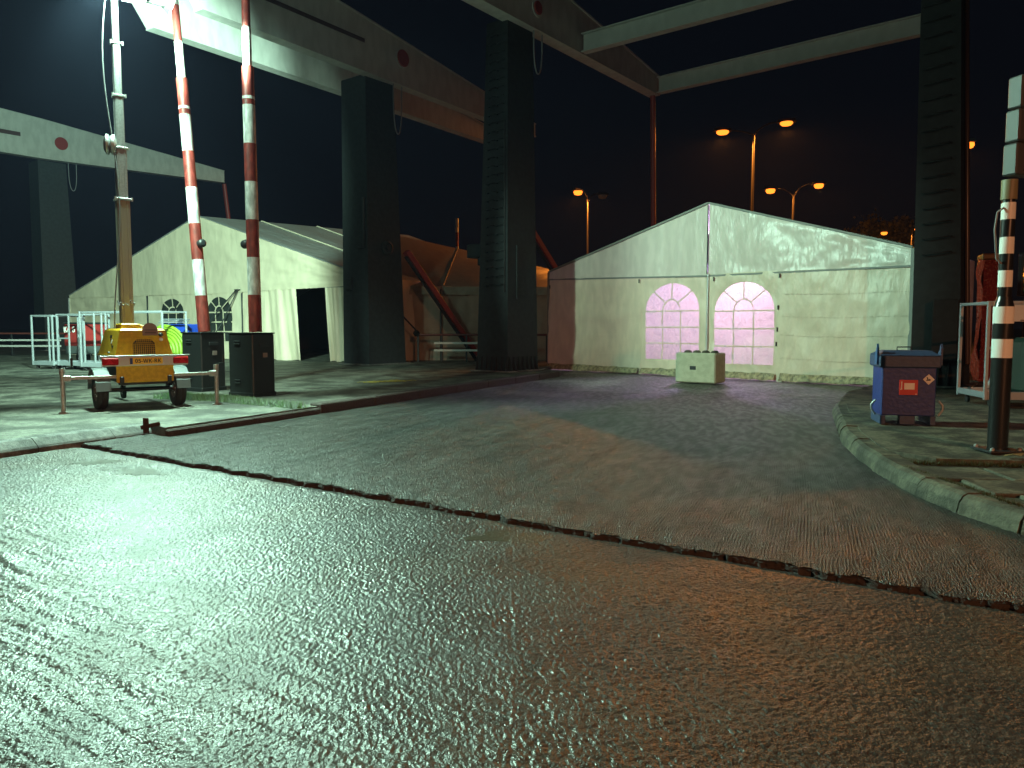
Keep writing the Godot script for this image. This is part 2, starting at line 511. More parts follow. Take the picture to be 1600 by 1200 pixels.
func make_kerbs() -> void:
	var cb := noise_tex("concrete_bump", 1024, 0.04, FastNoiseLite.TYPE_SIMPLEX_SMOOTH, 6)
	var ca := noise_tex("concrete_tone", 1024, 0.015, FastNoiseLite.TYPE_SIMPLEX_SMOOTH, 6, 0.78, 1.0)
	var stain := noise_tex("stain", 1024, 0.006, FastNoiseLite.TYPE_SIMPLEX_SMOOTH, 6, 0.55, 1.0)
	M.pave = mat(0.20, 0.20, 0.165, 0.62, 0.0, {"bump": cb, "bump_cm": 0.8, "scale": 0.5, "alb": ca, "stain": stain, "stain_scale": 0.17, "world": true})
	M.kerb = mat(0.26, 0.26, 0.25, 0.75, 0.0, {"bump": cb, "bump_cm": 0.5, "scale": 1.2, "alb": ca, "stain": stain, "stain_scale": 0.5, "world": true})
	M.raw = mat(0.075, 0.058, 0.05, 0.85, 0.0, {"bump": cb, "bump_cm": 1.4, "scale": 1.3, "alb": ca, "world": true})  # raw edge concrete, its shade painted in as a dark reddish tone
	M.right = mat(0.17, 0.155, 0.105, 0.8, 0.0, {"bump": cb, "bump_cm": 0.9, "scale": 0.8, "alb": ca, "stain": stain, "stain_scale": 0.3, "world": true})
	M.soil = mat(0.075, 0.07, 0.04, 0.95, 0.0, {"bump": cb, "bump_cm": 1.6, "scale": 1.5, "alb": ca, "world": true})
	# left pavement
	var st := new_st()
	slab(st, PackedVector2Array([Vector2(-9.2, 3.0), Vector2(-5.16, 10.72), Vector2(-4.66, 10.25), Vector2(1.35, 22.95), Vector2(1.6, 23.8), Vector2(1.0, 25.2), Vector2(9.0, 60), Vector2(-120, 60), Vector2(-120, 3.0)]), -0.3, 0.16, FLAT)
	tag(obj("pavement", st, M.pave), "left pavement of pale worn concrete under the trailer and the long tent", "", "", "structure")
	# left kerb, near run: separate stones with a rounded nose
	var root := Node3D.new()
	root.name = "kerb"
	add_child(root)
	tag(root, "pale grey kerb stones along the left pavement, nearest the camera", "", "", "structure")
	var a := Vector2(-8.9, -3.2)
	var b := Vector2(-4.93, -10.62)
	var dirv := (b - a).normalized()
	var len := (b - a).length()
	var at := 0.0
	var i := 0
	while at < len - 0.2:
		var l := minf(1.0 if i % 3 else 0.92, len - at)
		var p := a + dirv * (at + l * 0.5)
		var ks := new_st()
		var bs := Basis(V(-dirv.y, 0, dirv.x), V(0, 1, 0), V(dirv.x, 0, dirv.y))
		# nose leans back: a chamfered profile
		var prof := PackedVector2Array([Vector2(-0.28, -0.2), Vector2(0.02, -0.2), Vector2(0.02, 0.055), Vector2(-0.0, 0.082), Vector2(-0.10, 0.158), Vector2(-0.14, 0.168), Vector2(-0.28, 0.168)])
		slab(ks, prof, -l * 0.5 + 0.006, l * 0.5 - 0.006, Transform3D(bs * Basis(Vector3.UP, rng.randf_range(-0.006, 0.006)), V(p.x, rng.randf_range(-0.006, 0.004), p.y)))
		obj("kerb_stone", ks, M.kerb, root)
		at += l
		i += 1
	# beyond it the kerb has been dug out: a low dark concrete beam
	root = Node3D.new()
	root.name = "kerb_beam"
	add_child(root)
	tag(root, "dark concrete edge along the left side of the milled road, shade painted into its colour", "", "", "structure")
	var e0 := Vector2(-4.62, -10.22)
	var e1 := Vector2(1.42, -23.0)
	var ed := (e1 - e0).normalized()
	for k in 9:
		var t0 := 14.1 * k / 9.0
		var t1 := 14.1 * (k + 1) / 9.0 - 0.012
		var high := 0.135 if t0 < 2.8 else 0.205
		var wide := 0.1 if t0 < 2.8 else 0.26
		var ks := new_st()
		var p := e0 + ed * (t0 + t1) * 0.5
		var bs := Basis(V(-ed.y, 0, ed.x), V(0, 1, 0), V(ed.x, 0, ed.y))
		box(ks, V(p.x, high * 0.5 - 0.1, p.y) + bs * V(-wide * 0.5 + 0.04, 0, 0), V(wide, high + 0.2, t1 - t0), 0.02, bs)
		obj("kerb_stone", ks, M.raw, root)
	# rusty bracket standing where the kerb was cut
	var ir := new_st()
	bar(ir, V(-5.0, 0.06, -10.42), V(-5.0, 0.27, -10.42), 0.075, 0.02, 0.004)
	bar(ir, V(-5.06, 0.14, -10.40), V(-4.78, 0.20, -10.36), 0.02, 0.055, 0.004)
	M.rust = mat(0.06, 0.025, 0.015, 0.8, 0.3, {"bump": cb, "bump_cm": 0.3, "scale": 3.0})
	tag(obj("iron_bracket", ir, M.rust), "small rusty iron cross bracket at the cut end of the left kerb", "bracket")
	# right kerb: stones following the curve
	var line := [Vector2(11.0, -20.6), Vector2(8.55, -18.0), Vector2(6.95, -15.95), Vector2(5.55, -13.2), Vector2(4.82, -11.3), Vector2(4.22, -9.7), Vector2(3.9, -8.5), Vector2(3.66, -7.45), Vector2(3.53, -6.4), Vector2(3.6, -5.6), Vector2(3.95, -4.7), Vector2(4.6, -3.6), Vector2(5.6, -2.4)]
	var cv := Curve2D.new()
	for k in line.size():
		var tn: Vector2 = (line[mini(k + 1, line.size() - 1)] - line[maxi(k - 1, 0)]) / 6.0
		cv.add_point(line[k], -tn, tn)
	var total := cv.get_baked_length()
	root = Node3D.new()
	root.name = "kerb"
	root.name = numbered(self, "kerb_curve")
	add_child(root)
	tag(root, "weathered kerb stones curving round the right pavement", "", "", "structure")
	var s := 0.0
	var inner := PackedVector2Array()
	while s < total - 0.3:
		var l := 0.62
		var p0 := cv.sample_baked(s)
		var p1 := cv.sample_baked(s + l)
		var d := (p1 - p0).normalized()
		var mid := (p0 + p1) * 0.5
		var bs := Basis(V(-d.y, 0, d.x), V(0, 1, 0), V(d.x, 0, d.y))
		var ks := new_st()
		var prof := PackedVector2Array([Vector2(-0.02, -0.2), Vector2(0.24, -0.2), Vector2(0.24, 0.185), Vector2(0.07, 0.188), Vector2(0.03, 0.165), Vector2(0.0, 0.12), Vector2(-0.02, 0.04)])
		var xf := Transform3D(bs * Basis(Vector3.UP, rng.randf_range(-0.035, 0.035)), V(mid.x, rng.randf_range(-0.016, 0.008), mid.y))
		# the pavement lies on the right of the walking direction or the left: flip so that the nose faces the road
		if bs.x.x < 0.0:
			for q in prof.size(): prof[q].x = -prof[q].x
		slab(ks, prof, -(p1 - p0).length() * 0.5 + 0.012, (p1 - p0).length() * 0.5 - 0.012, xf)
		obj("kerb_stone", ks, M.right, root)
		s += l
	for k in 40:
		var q := cv.sample_baked(total * k / 39.0)
		var q2 := cv.sample_baked(minf(total, total * k / 39.0 + 0.05))
		var d := (q2 - q).normalized() if k < 39 else Vector2(0.6, 0.8)
		inner.append(Vector2(q.x, -q.y) + Vector2(d.y, d.x) * 0.2)
	# right pavement: base, then the higher concrete plate
	var outline := PackedVector2Array(inner)
	outline.append(Vector2(40, 0.0)); outline.append(Vector2(40, 40)); outline.append(Vector2(13, 23))
	st = new_st()
	slab(st, outline, -0.3, 0.15, FLAT)
	tag(obj("pavement", st, M.soil), "right pavement bedding with moss and dirt between the slabs", "", "", "structure")
	st = new_st()
	var plate := PackedVector2Array()
	for q in inner:
		if q.y > 7.75: plate.append(q)
	plate.append(Vector2(4.25, 7.62)); plate.append(Vector2(5.1, 7.48)); plate.append(Vector2(7.5, 7.2)); plate.append(Vector2(40, 5.0)); plate.append(Vector2(40, 39)); plate.append(Vector2(13, 22.8))
	slab(st, plate, 0.0, 0.192, FLAT)
	tag(obj("concrete_plate", st, M.right), "cast concrete plate under the blue bin and the banded post", "", "", "structure")
	# large paving slabs between plate and kerb, sunk and uneven
	root = Node3D.new()
	root.name = "slab_paving"
	add_child(root)
	tag(root, "large worn concrete paving slabs at the right edge, mossy joints between them", "", "", "structure")
	for r in 4:
		for c in 6:
			var cx := 4.08 + c * 0.62 + r * 0.10
			var cz := -6.93 + r * 0.62 + c * 0.075
			var ss := new_st()
			box(ss, V(cx, 0.12, cz), V(0.585, 0.12, 0.585), 0.012, Basis(Vector3.UP, -0.12 + rng.randf_range(-0.02, 0.02)) * Basis(Vector3.RIGHT, rng.randf_range(-0.005, 0.005)))
			obj("paving_slab", ss, M.right, root)
	# moss and grass
	var blade := new_st()
	blade.set_smooth_group(-1)
	for q in [[V(-0.007, 0, 0), V(0.007, 0, 0), V(0.002, 0.085, 0.025)], [V(-0.003, 0, 0.004), V(0.003, 0, -0.004), V(-0.006, 0.07, -0.03)]]:
		for v in q: blade.add_vertex(v)
	blade.generate_normals()
	var bm := blade.commit()
	scatter("grass", bm, mat(0.09, 0.20, 0.04, 0.7, 0.0, {"backlight": 0.3}), 7000, [[V(-5.5, 0.16, -14.2), V(-4.6, 0.16, -13.5), 0.22], [V(-4.7, 0.16, -13.55), V(-3.55, 0.16, -12.75), 0.20], [V(-6.6, 0.16, -14.6), V(-5.5, 0.16, -14.2), 0.3]], 0.6, 1.6, "short green grass growing along the left pavement edge")
	scatter("moss", bm, mat(0.05, 0.06, 0.018, 0.9), 2600, [[V(3.95, 0.155, -7.5), V(5.6, 0.155, -7.25), 0.06], [V(3.72, 0.15, -7.2), V(3.78, 0.15, -5.6), 0.05], [V(5.4, 0.155, -7.28), V(7.0, 0.155, -7.05), 0.05]], 0.35, 0.8, "moss and weeds in the joint before the right concrete plate")

func scatter(called: String, mesh: Mesh, m: Material, count: int, runs: Array, s0: float, s1: float, label: String) -> void:
	var mm := MultiMesh.new()
	mm.transform_format = MultiMesh.TRANSFORM_3D
	mm.mesh = mesh
	mm.instance_count = count
	for i in count:
		var r: Array = runs[rng.randi() % runs.size()]
		var p: Vector3 = (r[0] as Vector3).lerp(r[1], rng.randf())
		var a := rng.randf() * TAU
		var q := (rng.randf() + rng.randf() - 1.0) * float(r[2])
		p += V(cos(a) * q, 0, sin(a) * q)
		var s := rng.randf_range(s0, s1)
		mm.set_instance_transform(i, Transform3D(Basis(Vector3.UP, rng.randf() * TAU) * Basis(Vector3.RIGHT, rng.randf_range(-0.6, 0.6)) * Basis().scaled(V(s, s, s)), p))
	var o := MultiMeshInstance3D.new()
	o.name = numbered(self, called)
	o.multimesh = mm
	o.material_override = m
	add_child(o)
	tag(o, label, called, "", "stuff")

# ---------------------------------------------------------------- bridge
func ring(p: Array, y: float) -> Array:
	var r := []
	for q in p: r.append(V(q[0], y, q[1]))
	return r

func make_pylon(label: String, at: Vector3, heading: float, base: Array, top: Array, h: float) -> Node3D:
	# base, top: [x0, x1, z0, z1]; the near corner stands at the origin
	var t := thing("bridge_pylon", label, "bridge pylon", at, heading, "")
	var st := new_st()
	hexa(st, ring([[base[0], base[2]], [base[1], base[2]], [base[1], base[3]], [base[0], base[3]]], 0.04) + ring([[top[0], top[2]], [top[1], top[2]], [top[1], top[3]], [top[0], top[3]]], h))
	obj("shaft", st, M.steel, t)
	st = new_st()
	box(st, V((base[0] + base[1]) * 0.5, 0.022, (base[2] + base[3]) * 0.5), V(base[1] - base[0] + 0.3, 0.04, base[3] - base[2] + 0.3), 0.006)
	obj("base_plate", st, M.kerb, t)
	return t

func gusset(t: Node3D, x: float, z: float, out: Vector3, h: float, d: float) -> void:
	var st := new_st()
	var s := out.cross(Vector3.UP) * 0.009
	var p := V(x, 0.045, z)
	var a := [p - s - out * 0.05, p + out * d - s, p + out * d * 0.25 + Vector3.UP * h - s, p - out * 0.05 + Vector3.UP * h - s]
	var b := []
	for q in a: b.append(q + s * 2.0)
	hexa(st, [a[0], a[1], a[2], a[3], b[0], b[1], b[2], b[3]])
	obj("gusset", st, M.steel, t)

func make_beam(label: String, at: Vector3, heading: float, prof: Array, width: float, disc: Array, slot: Array, loop_at: Array, face := 1.0) -> Node3D:
	# prof: [forward, up]; local -z is forward
	var t := thing("balance_beam", label, "bridge beam", at, heading, "")
	var poly := PackedVector2Array()
	for p in prof: poly.append(Vector2(-p[0], p[1]))
	var xf := Transform3D(Basis(V(0, 0, 1), V(0, 1, 0), V(1, 0, 0)), Vector3.ZERO)
	var st := new_st()
	slab(st, poly, -width * 0.5 + 0.04, width * 0.5 - 0.04, xf)
	obj("web", st, M.white, t)
	# flanges: plates that run round the lower and upper edges
	st = new_st()
	for i in prof.size():
		var a: Array = prof[i]
		var b: Array = prof[(i + 1) % prof.size()]
		if absf(b[0] - a[0]) < 1.5: continue
		bar(st, V(0, a[1], -a[0]), V(0, b[1], -b[0]), width, 0.05, 0.004)
	obj("flange", st, M.white, t)
	var x := face * (width * 0.5 - 0.04)
	if disc:
		st = new_st()
		lathe(st, V(x, disc[1], -disc[0]), V(face, 0, 0), [[disc[2], -0.02], [disc[2], 0.05], [disc[2] - 0.02, 0.07], [0.0, 0.07]], 28, false)
		obj("pivot_cover", st, M.red, t)
		st = new_st()
		lathe(st, V(x, disc[1], -disc[0]), V(face, 0, 0), [[disc[2] + 0.06, -0.02], [disc[2] + 0.06, 0.03], [disc[2] - 0.02, 0.03]], 28, false)
		obj("pivot_ring", st, M.white, t)
	if slot:
		st = new_st()
		bar(st, V(x + face * 0.012, slot[1], -slot[0]), V(x + face * 0.012, slot[3], -slot[2]), 0.03, slot[4], 0.004)
		obj("slot", st, M.slot, t)
	if loop_at:
		var pts := []
		for k in 15:
			var a := PI * k / 14.0
			pts.append(V(x * 0.6, -loop_at[1] * pow(sin(a), 0.55), -loop_at[0] - cos(a) * 0.22))
		st = new_st()
		tube(st, pts, 0.022, 0.022, 6)
		obj("hanging_cable", st, M.cable, t)
	return t

func make_bridge() -> void:
	var soft := noise_tex("paint_bump", 512, 0.02, FastNoiseLite.TYPE_SIMPLEX_SMOOTH, 5)
	var grime := noise_tex("grime", 1024, 0.008, FastNoiseLite.TYPE_SIMPLEX_SMOOTH, 6, 0.93, 1.0)
	M.steel = mat(0.034, 0.040, 0.043, 0.7, 0.0, {"spec": 0.3, "bump": soft, "bump_cm": 0.25, "scale": 0.5, "alb": grime})
	M.white = mat(0.50, 0.50, 0.47, 0.5, 0.0, {"bump": soft, "bump_cm": 0.12, "scale": 0.3, "alb": grime, "stretch": 0.4})
	M.red = mat(0.26, 0.03, 0.025, 0.45)
	M.slot = mat(0.06, 0.03, 0.03, 0.6)
	M.cable = mat(0.22, 0.23, 0.24, 0.6)
	M.dark = mat(0.018, 0.02, 0.022, 0.5)
	# pylons
	var c := make_pylon("dark steel bridge pylon with step irons, beside the left corner of the near white tent", V(-0.13, 0.16, -22.96), AX, [-1.22, 0, -1.53, 0], [-0.78, 0.0, -1.22, 0.0], 10.3)
	for i in 7:
		gusset(c, -0.04 - i * 0.19, 0.0, V(0, 0, 1), 0.42, 0.10)
		gusset(c, 0.0, -0.08 - i * 0.22, V(1, 0, 0), 0.42, 0.12)
	for k in 30:
		var y := 2.6 + k * 0.25
		var f: float = y / 10.3
		for q in [-0.30, -0.72]:
			var st := new_st()
			var x: float = q * lerpf(1.0, 0.66, f)
			tube(st, [V(x - 0.13, y, -0.02), V(x - 0.13, y, 0.10), V(x + 0.10, y + 0.03, 0.10), V(x + 0.10, y + 0.03, -0.02)], 0.013, 0.013, 5)
			obj("step_iron", st, M.dark, c)
	var st := new_st()
	tube(st, [V(-0.10, 2.4, 0.03), V(-0.09, 7.4, 0.03)], 0.022, 0.022, 6)
	obj("conduit", st, M.dark, c)
	st = new_st()
	box(st, V(0.01, 3.0, -0.45), V(0.05, 1.6, 0.09), 0.01)
	obj("cable_cover", st, M.steel, c)
	st = new_st()
	box(st, V(-1.62, 3.75, -0.75), V(0.85, 0.42, 0.55), 0.03)
	box(st, V(-1.42, 3.42, -0.75), V(0.5, 0.26, 0.4), 0.03)
	obj("machine_box", st, M.dark, c)
	var b := make_pylon("broad dark steel bridge pylon standing at the right corner of the long tent", V(-5.07, 0.16, -27.25), AX, [-1.37, 0, -1.8, 0], [-1.28, 0.0, -1.32, 0.0], 10.1)
	st = new_st()
	tube(st, [V(-0.42, 4.15, 0.06), V(-0.12, 4.15, 0.06), V(-0.12, 5.9, 0.06)], 0.045, 0.045, 8)
	obj("conduit", st, M.dark, b)
	st = new_st()
	box(st, V(-0.95, 2.9, 0.05), V(0.3, 0.42, 0.12), 0.015)
	obj("switch_box", st, M.steel, b)
	st = new_st()
	lathe(st, V(-0.01, 4.2, -0.9), V(1, 0, 0), [[0.26, -0.05], [0.26, 0.08], [0.18, 0.12], [0.18, 0.06], [0.09, 0.06], [0.09, 0.14], [0.0, 0.14]], 24, false)
	obj("bearing_cap", st, M.steel, b)
	make_pylon("distant dark steel bridge pylon at the far left behind the metal cages", V(-27.1, 0.16, -44.7), AX, [-1.5, 0, -1.9, 0], [-1.3, 0.0, -1.5, 0.0], 10.9)
	var d := make_pylon("dark steel bridge pylon on the right, behind the blue bin", V(9.6, 0.2, -16.4), AX, [-0.96, 0.0, -1.35, 0], [-1.09, -0.38, -1.2, -0.15], 10.4)
	for k in 22:
		st = new_st()
		var y := 2.9 + k * 0.33
		var sx: float = -0.036 * y
		var sz: float = -0.0144 * y
		tube(st, [V(-0.72 + sx, y, sz - 0.02), V(-0.70 + sx, y - 0.03, sz + 0.09), V(-0.18 + sx, y + 0.02, sz + 0.09), V(-0.18 + sx, y + 0.02, sz - 0.02)], 0.014, 0.014, 5)
		obj("step_iron", st, M.dark, d)
	for i in 5: gusset(d, -0.04 - i * 0.19, 0.0, V(0, 0, 1), 0.5, 0.12)
	st = new_st()
	box(st, V(-0.3, 1.25, 0.14), V(0.5, 1.3, 0.24), 0.02)
	obj("switch_box", st, M.steel, d)
	st = new_st()
	tube(st, [V(0.05, 0.5, -0.5), V(-0.30, 9.5, -0.5)], 0.05, 0.05, 8)
	obj("drain_pipe", st, M.pipe, d)
	st = new_st()
	tube(st, [V(-1.10, 10.0, 0.0), V(-1.16, 9.4, 0.02), V(-1.06, 8.9, 0.0)], 0.02, 0.02, 6)
	obj("hanging_cable", st, M.cable, d)
	# balance beams
	var pr := [[9.3, 0.0], [9.3, 0.68], [0.0, 1.85], [-3.0, 2.15], [-8.0, 2.2], [-8.0, 0.0]]
	make_beam("white tapering balance beam with a red disc, above the step-iron pylon", V(-0.09, 10.42, -22.96) + V(0, 0, 0), 37.0, pr, 0.46, [1.15, 0.62, 0.2], [], [1.3, 1.25])
	var pb := [[10.5, 0.0], [10.5, 0.55], [0.0, 1.75], [-3.4, 2.1], [-6.9, 1.75], [-7.3, 1.45], [-7.25, 1.1], [-6.55, 0.0]]
	make_beam("white balance beam with a red disc and a long slot, the nearer of the pair over the broad pylon", V(-4.95, 10.2, -27.2), 34.0, pb, 0.42, [1.55, 0.95, 0.3], [-0.35, 1.0, -5.6, 1.0, 0.13], [1.35, 1.75])
	var pb2 := [[10.5, 0.0], [10.5, 0.55], [0.0, 1.75], [-4.4, 2.1], [-7.4, 1.75], [-7.95, 1.45], [-7.9, 1.05], [-7.15, 0.0]]
	make_beam("white balance beam behind the other one over the broad pylon, its end brightly lit", V(-6.55, 10.2, -29.0), 34.0, pb2, 0.42, [], [], [])
	var pa := [[11.3, 0.35], [11.3, 1.1], [0.0, 2.15], [-4.0, 2.4], [-9.0, 2.4], [-9.0, 0.0], [0.0, 0.0]]
	make_beam("distant white balance beam with a red disc at the far left, over the distant pylon", V(-26.6, 11.05, -44.4), 37.0, pa, 0.5, [0.9, 0.98, 0.36], [-1.2, 1.1, -6.0, 1.1, 0.22], [1.5, 1.6])
	make_beam("white balance beam high above the right pylon, its tip joined to the cross beams", V(9.15, 10.3, -16.75), 30.0, [[7.8, 0.0], [7.8, 0.68], [0.0, 1.85], [-3.0, 2.15], [-8.0, 2.2], [-8.0, 0.0]], 0.46, [], [], [])
	# cross beams between the two near balance beams
	for q in [[3.7, 2.6, "white steel cross beam, the nearer of two between the balance beams"], [9.15, 7.7, "white steel cross beam joining the tips of the two balance beams"]]:
		var s: float = q[0]
		var h := deg_to_rad(37.0)
		var f := V(sin(h), 0, -cos(h))
		var a3 := V(-0.09, 10.72, -22.96) + f * s
		var s2: float = q[1]
		var b3 := V(9.15, 10.62, -16.75) + V(0.5, 0, -0.866) * s2
		var t := thing("cross_beam", q[2], "bridge beam", a3, 0.0, "")
		var e := (b3 - a3)
		var n := e.normalized()
		st = new_st()
		bar(st, n * 0.27, e - n * 0.27, 0.05, 0.52)
		obj("web", st, M.white, t)
		for yy in [-0.28, 0.28]:
			st = new_st()
			bar(st, n * 0.25 + V(0, yy, 0), e - n * 0.25 + V(0, yy, 0), 0.3, 0.04, 0.006)
			obj("flange", st, M.white, t)
	# hanger rods and rack bars
	var rods := [["dark red hanger rod dropping from the tip of the near balance beam", V(5.42, 10.4, -30.3), V(5.75, 0.6, -31.1), 0.10],
		["dark red hanger rod dropping from the tip of the distant left beam", V(-19.7, 11.3, -53.4), V(-19.0, 1.0, -54.4), 0.14]]
	for r in rods:
		st = new_st()
		tube(st, [r[1], r[2]], r[3], r[3], 8)
		tag(obj("hanger_rod", st, M.red), r[0], "hanger rod")
	var racks := [["dark red slanting rack bar from the broad pylon, in front of the orange-lit tent", V(-3.9, 4.3, -28.6), V(-1.32, 0.25, -30.85)],
		["dark red slanting rack bar from the step-iron pylon, behind the near white tent", V(-0.64, 6.65, -25.4), V(3.54, 0.85, -30.75)]]
	for r in racks:
		var t := thing("rack_bar", r[0], "steel bar", r[1])
		st = new_st()
		bar(st, Vector3.ZERO, r[2] - r[1], 0.26, 0.2, 0.01)
		obj("bar", st, M.red, t)
		st = new_st()
		bar(st, V(0, -0.17, 0), r[2] - r[1] + V(0, -0.17, 0), 0.12, 0.16, 0.01)
		obj("tooth_rail", st, M.dark, t)

func make_railing(label: String, at: Vector3, heading: float, posts: Array, boards: Array) -> void:
	var t := thing("railing", label, "railing", at, heading)
	for x in posts:
		var st := new_st()
		box(st, V(x, 0.52, 0), V(0.07, 1.04, 0.07), 0.008)
		obj("post", st, M.dark, t)
	var st := new_st()
	tube(st, [V(posts[0], 1.06, 0), V(posts[-1] + 0.1, 1.06, 0)], 0.045, 0.045, 8)
	obj("handrail", st, M.railred, t)
	for b in boards:
		st = new_st()
		box(st, V((b[0] + b[1]) * 0.5, b[2], 0.06), V(b[1] - b[0], 0.085, 0.03), 0.006)
		obj("board", st, M.board, t)

# ---------------------------------------------------------------- tents
func arch_panel(t: Node3D, r: Array, w: Array, z: float, fabric: Material, film: Material, barm: Material, sd: int, amp: float, called := "window_panel", bar_w := 0.038) -> void:
	# r: x0, x1, y0, y1 of the sheet; w: x0, x1, y0, spring, top of the window
	var cx: float = (w[0] + w[1]) * 0.5
	var cy: float = (w[2] + w[3]) * 0.5
	var rx: float = (w[1] - w[0]) * 0.5
	var out := PackedVector2Array([Vector2(w[0], w[2]), Vector2(w[1], w[2])])
	for k in 25:
		var a := PI * k / 24.0
		out.append(Vector2(cx + rx * cos(a), w[3] + (w[4] - w[3]) * sin(a)))
	var angs := []
	for k in 72: angs.append(-PI + TAU * k / 72.0)
	for q in [[0, 2], [1, 2], [1, 3], [0, 3]]: angs.append(atan2(r[q[1]] - cy, r[q[0]] - cx))
	for q in [0, 1]: angs.append(atan2(w[2] - cy, w[q] - cx))
	angs.sort()
	var no := FastNoiseLite.new()
	no.seed = sd
	no.frequency = 0.9
	no.fractal_octaves = 3
	var inn := []
	var rim := []
	for a in angs:
		var d := Vector2(cos(a), sin(a))
		var far := Vector2(cx, cy) + d * 50.0
		var hit := Vector2(cx, cy)
		for i in out.size():
			var x = Geometry2D.segment_intersects_segment(Vector2(cx, cy), far, out[i], out[(i + 1) % out.size()])
			if x != null: hit = x
		inn.append(hit)
		var k := 1e9
		if d.x > 1e-6: k = minf(k, (r[1] - cx) / d.x)
		if d.x < -1e-6: k = minf(k, (r[0] - cx) / d.x)
		if d.y > 1e-6: k = minf(k, (r[3] - cy) / d.y)
		if d.y < -1e-6: k = minf(k, (r[2] - cy) / d.y)
		rim.append(Vector2(cx, cy) + d * k)
	var lift := func(p: Vector2) -> Vector3:
		var e := minf(1.0, minf(minf(p.x - r[0], r[1] - p.x), minf(p.y - r[2], r[3] - p.y)) / 0.25)
		return V(p.x, p.y, z + no.get_noise_2d(p.x * 1.3 + p.y * 0.5, p.y * 0.8) * amp * (0.2 + 0.8 * maxf(0.0, e)))
	var n := angs.size()
	for part in 2:
		var st := new_st()
		st.set_smooth_group(0)
		for i in n:
			var j := (i + 1) % n
			for s in 5:
				var f := s / 5.0
				var g := (s + 1) / 5.0
				var a0: Vector2 = inn[i].lerp(rim[i], f) if part == 0 else Vector2(cx, cy).lerp(inn[i], f)
				var a1: Vector2 = inn[i].lerp(rim[i], g) if part == 0 else Vector2(cx, cy).lerp(inn[i], g)
				var b0: Vector2 = inn[j].lerp(rim[j], f) if part == 0 else Vector2(cx, cy).lerp(inn[j], f)
				var b1: Vector2 = inn[j].lerp(rim[j], g) if part == 0 else Vector2(cx, cy).lerp(inn[j], g)
				for v in [a0, b1, a1, a0, b0, b1]:
					st.add_vertex(lift.call(v))
		if part == 0: obj(called, st, fabric, t)
		else: obj("window_film", st, film, t)
	var panel: Node3D = t.get_child(t.get_child_count() - 1)
	var bars := []
	for f in [-1.0, 1.0]:
		var x: float = cx + f * rx / 3.0
		bars.append([Vector2(x, w[2]), Vector2(x, w[3] + 0.02)])
	for k in range(0, 3):
		var y: float = lerpf(w[3], w[2], k / 3.0)
		bars.append([Vector2(w[0], y), Vector2(cx, y), Vector2(w[1], y)])
	var small := []
	for k in 9:
		var a := PI * k / 8.0
		small.append(Vector2(cx + rx / 3.0 * cos(a), w[3] + (w[4] - w[3]) * 0.42 * sin(a)))
	bars.append(small)
	for a in [0.25 * PI, 0.5 * PI, 0.75 * PI]:
		bars.append([Vector2(cx + rx / 3.0 * cos(a), w[3] + (w[4] - w[3]) * 0.42 * sin(a)), Vector2(cx + rx * cos(a), w[3] + (w[4] - w[3]) * sin(a))])
	for b in bars:
		var st := new_st()
		for i in b.size() - 1:
			var p: Vector2 = b[i]
			var q: Vector2 = b[i + 1]
			var m := 4 if b.size() == 2 else 2
			for k in m:
				var u := p.lerp(q, float(k) / m)
				var v := p.lerp(q, float(k + 1) / m)
				var o3 := V(0, 0, 0.006)
				bar(st, (lift.call(u) as Vector3) + o3, (lift.call(v) as Vector3) + o3, 0.004, bar_w) if absf((v - u).normalized().y) < 0.9 else bar(st, (lift.call(u) as Vector3) + o3, (lift.call(v) as Vector3) + o3, bar_w, 0.004)
		obj("window_bar", st, barm, panel)

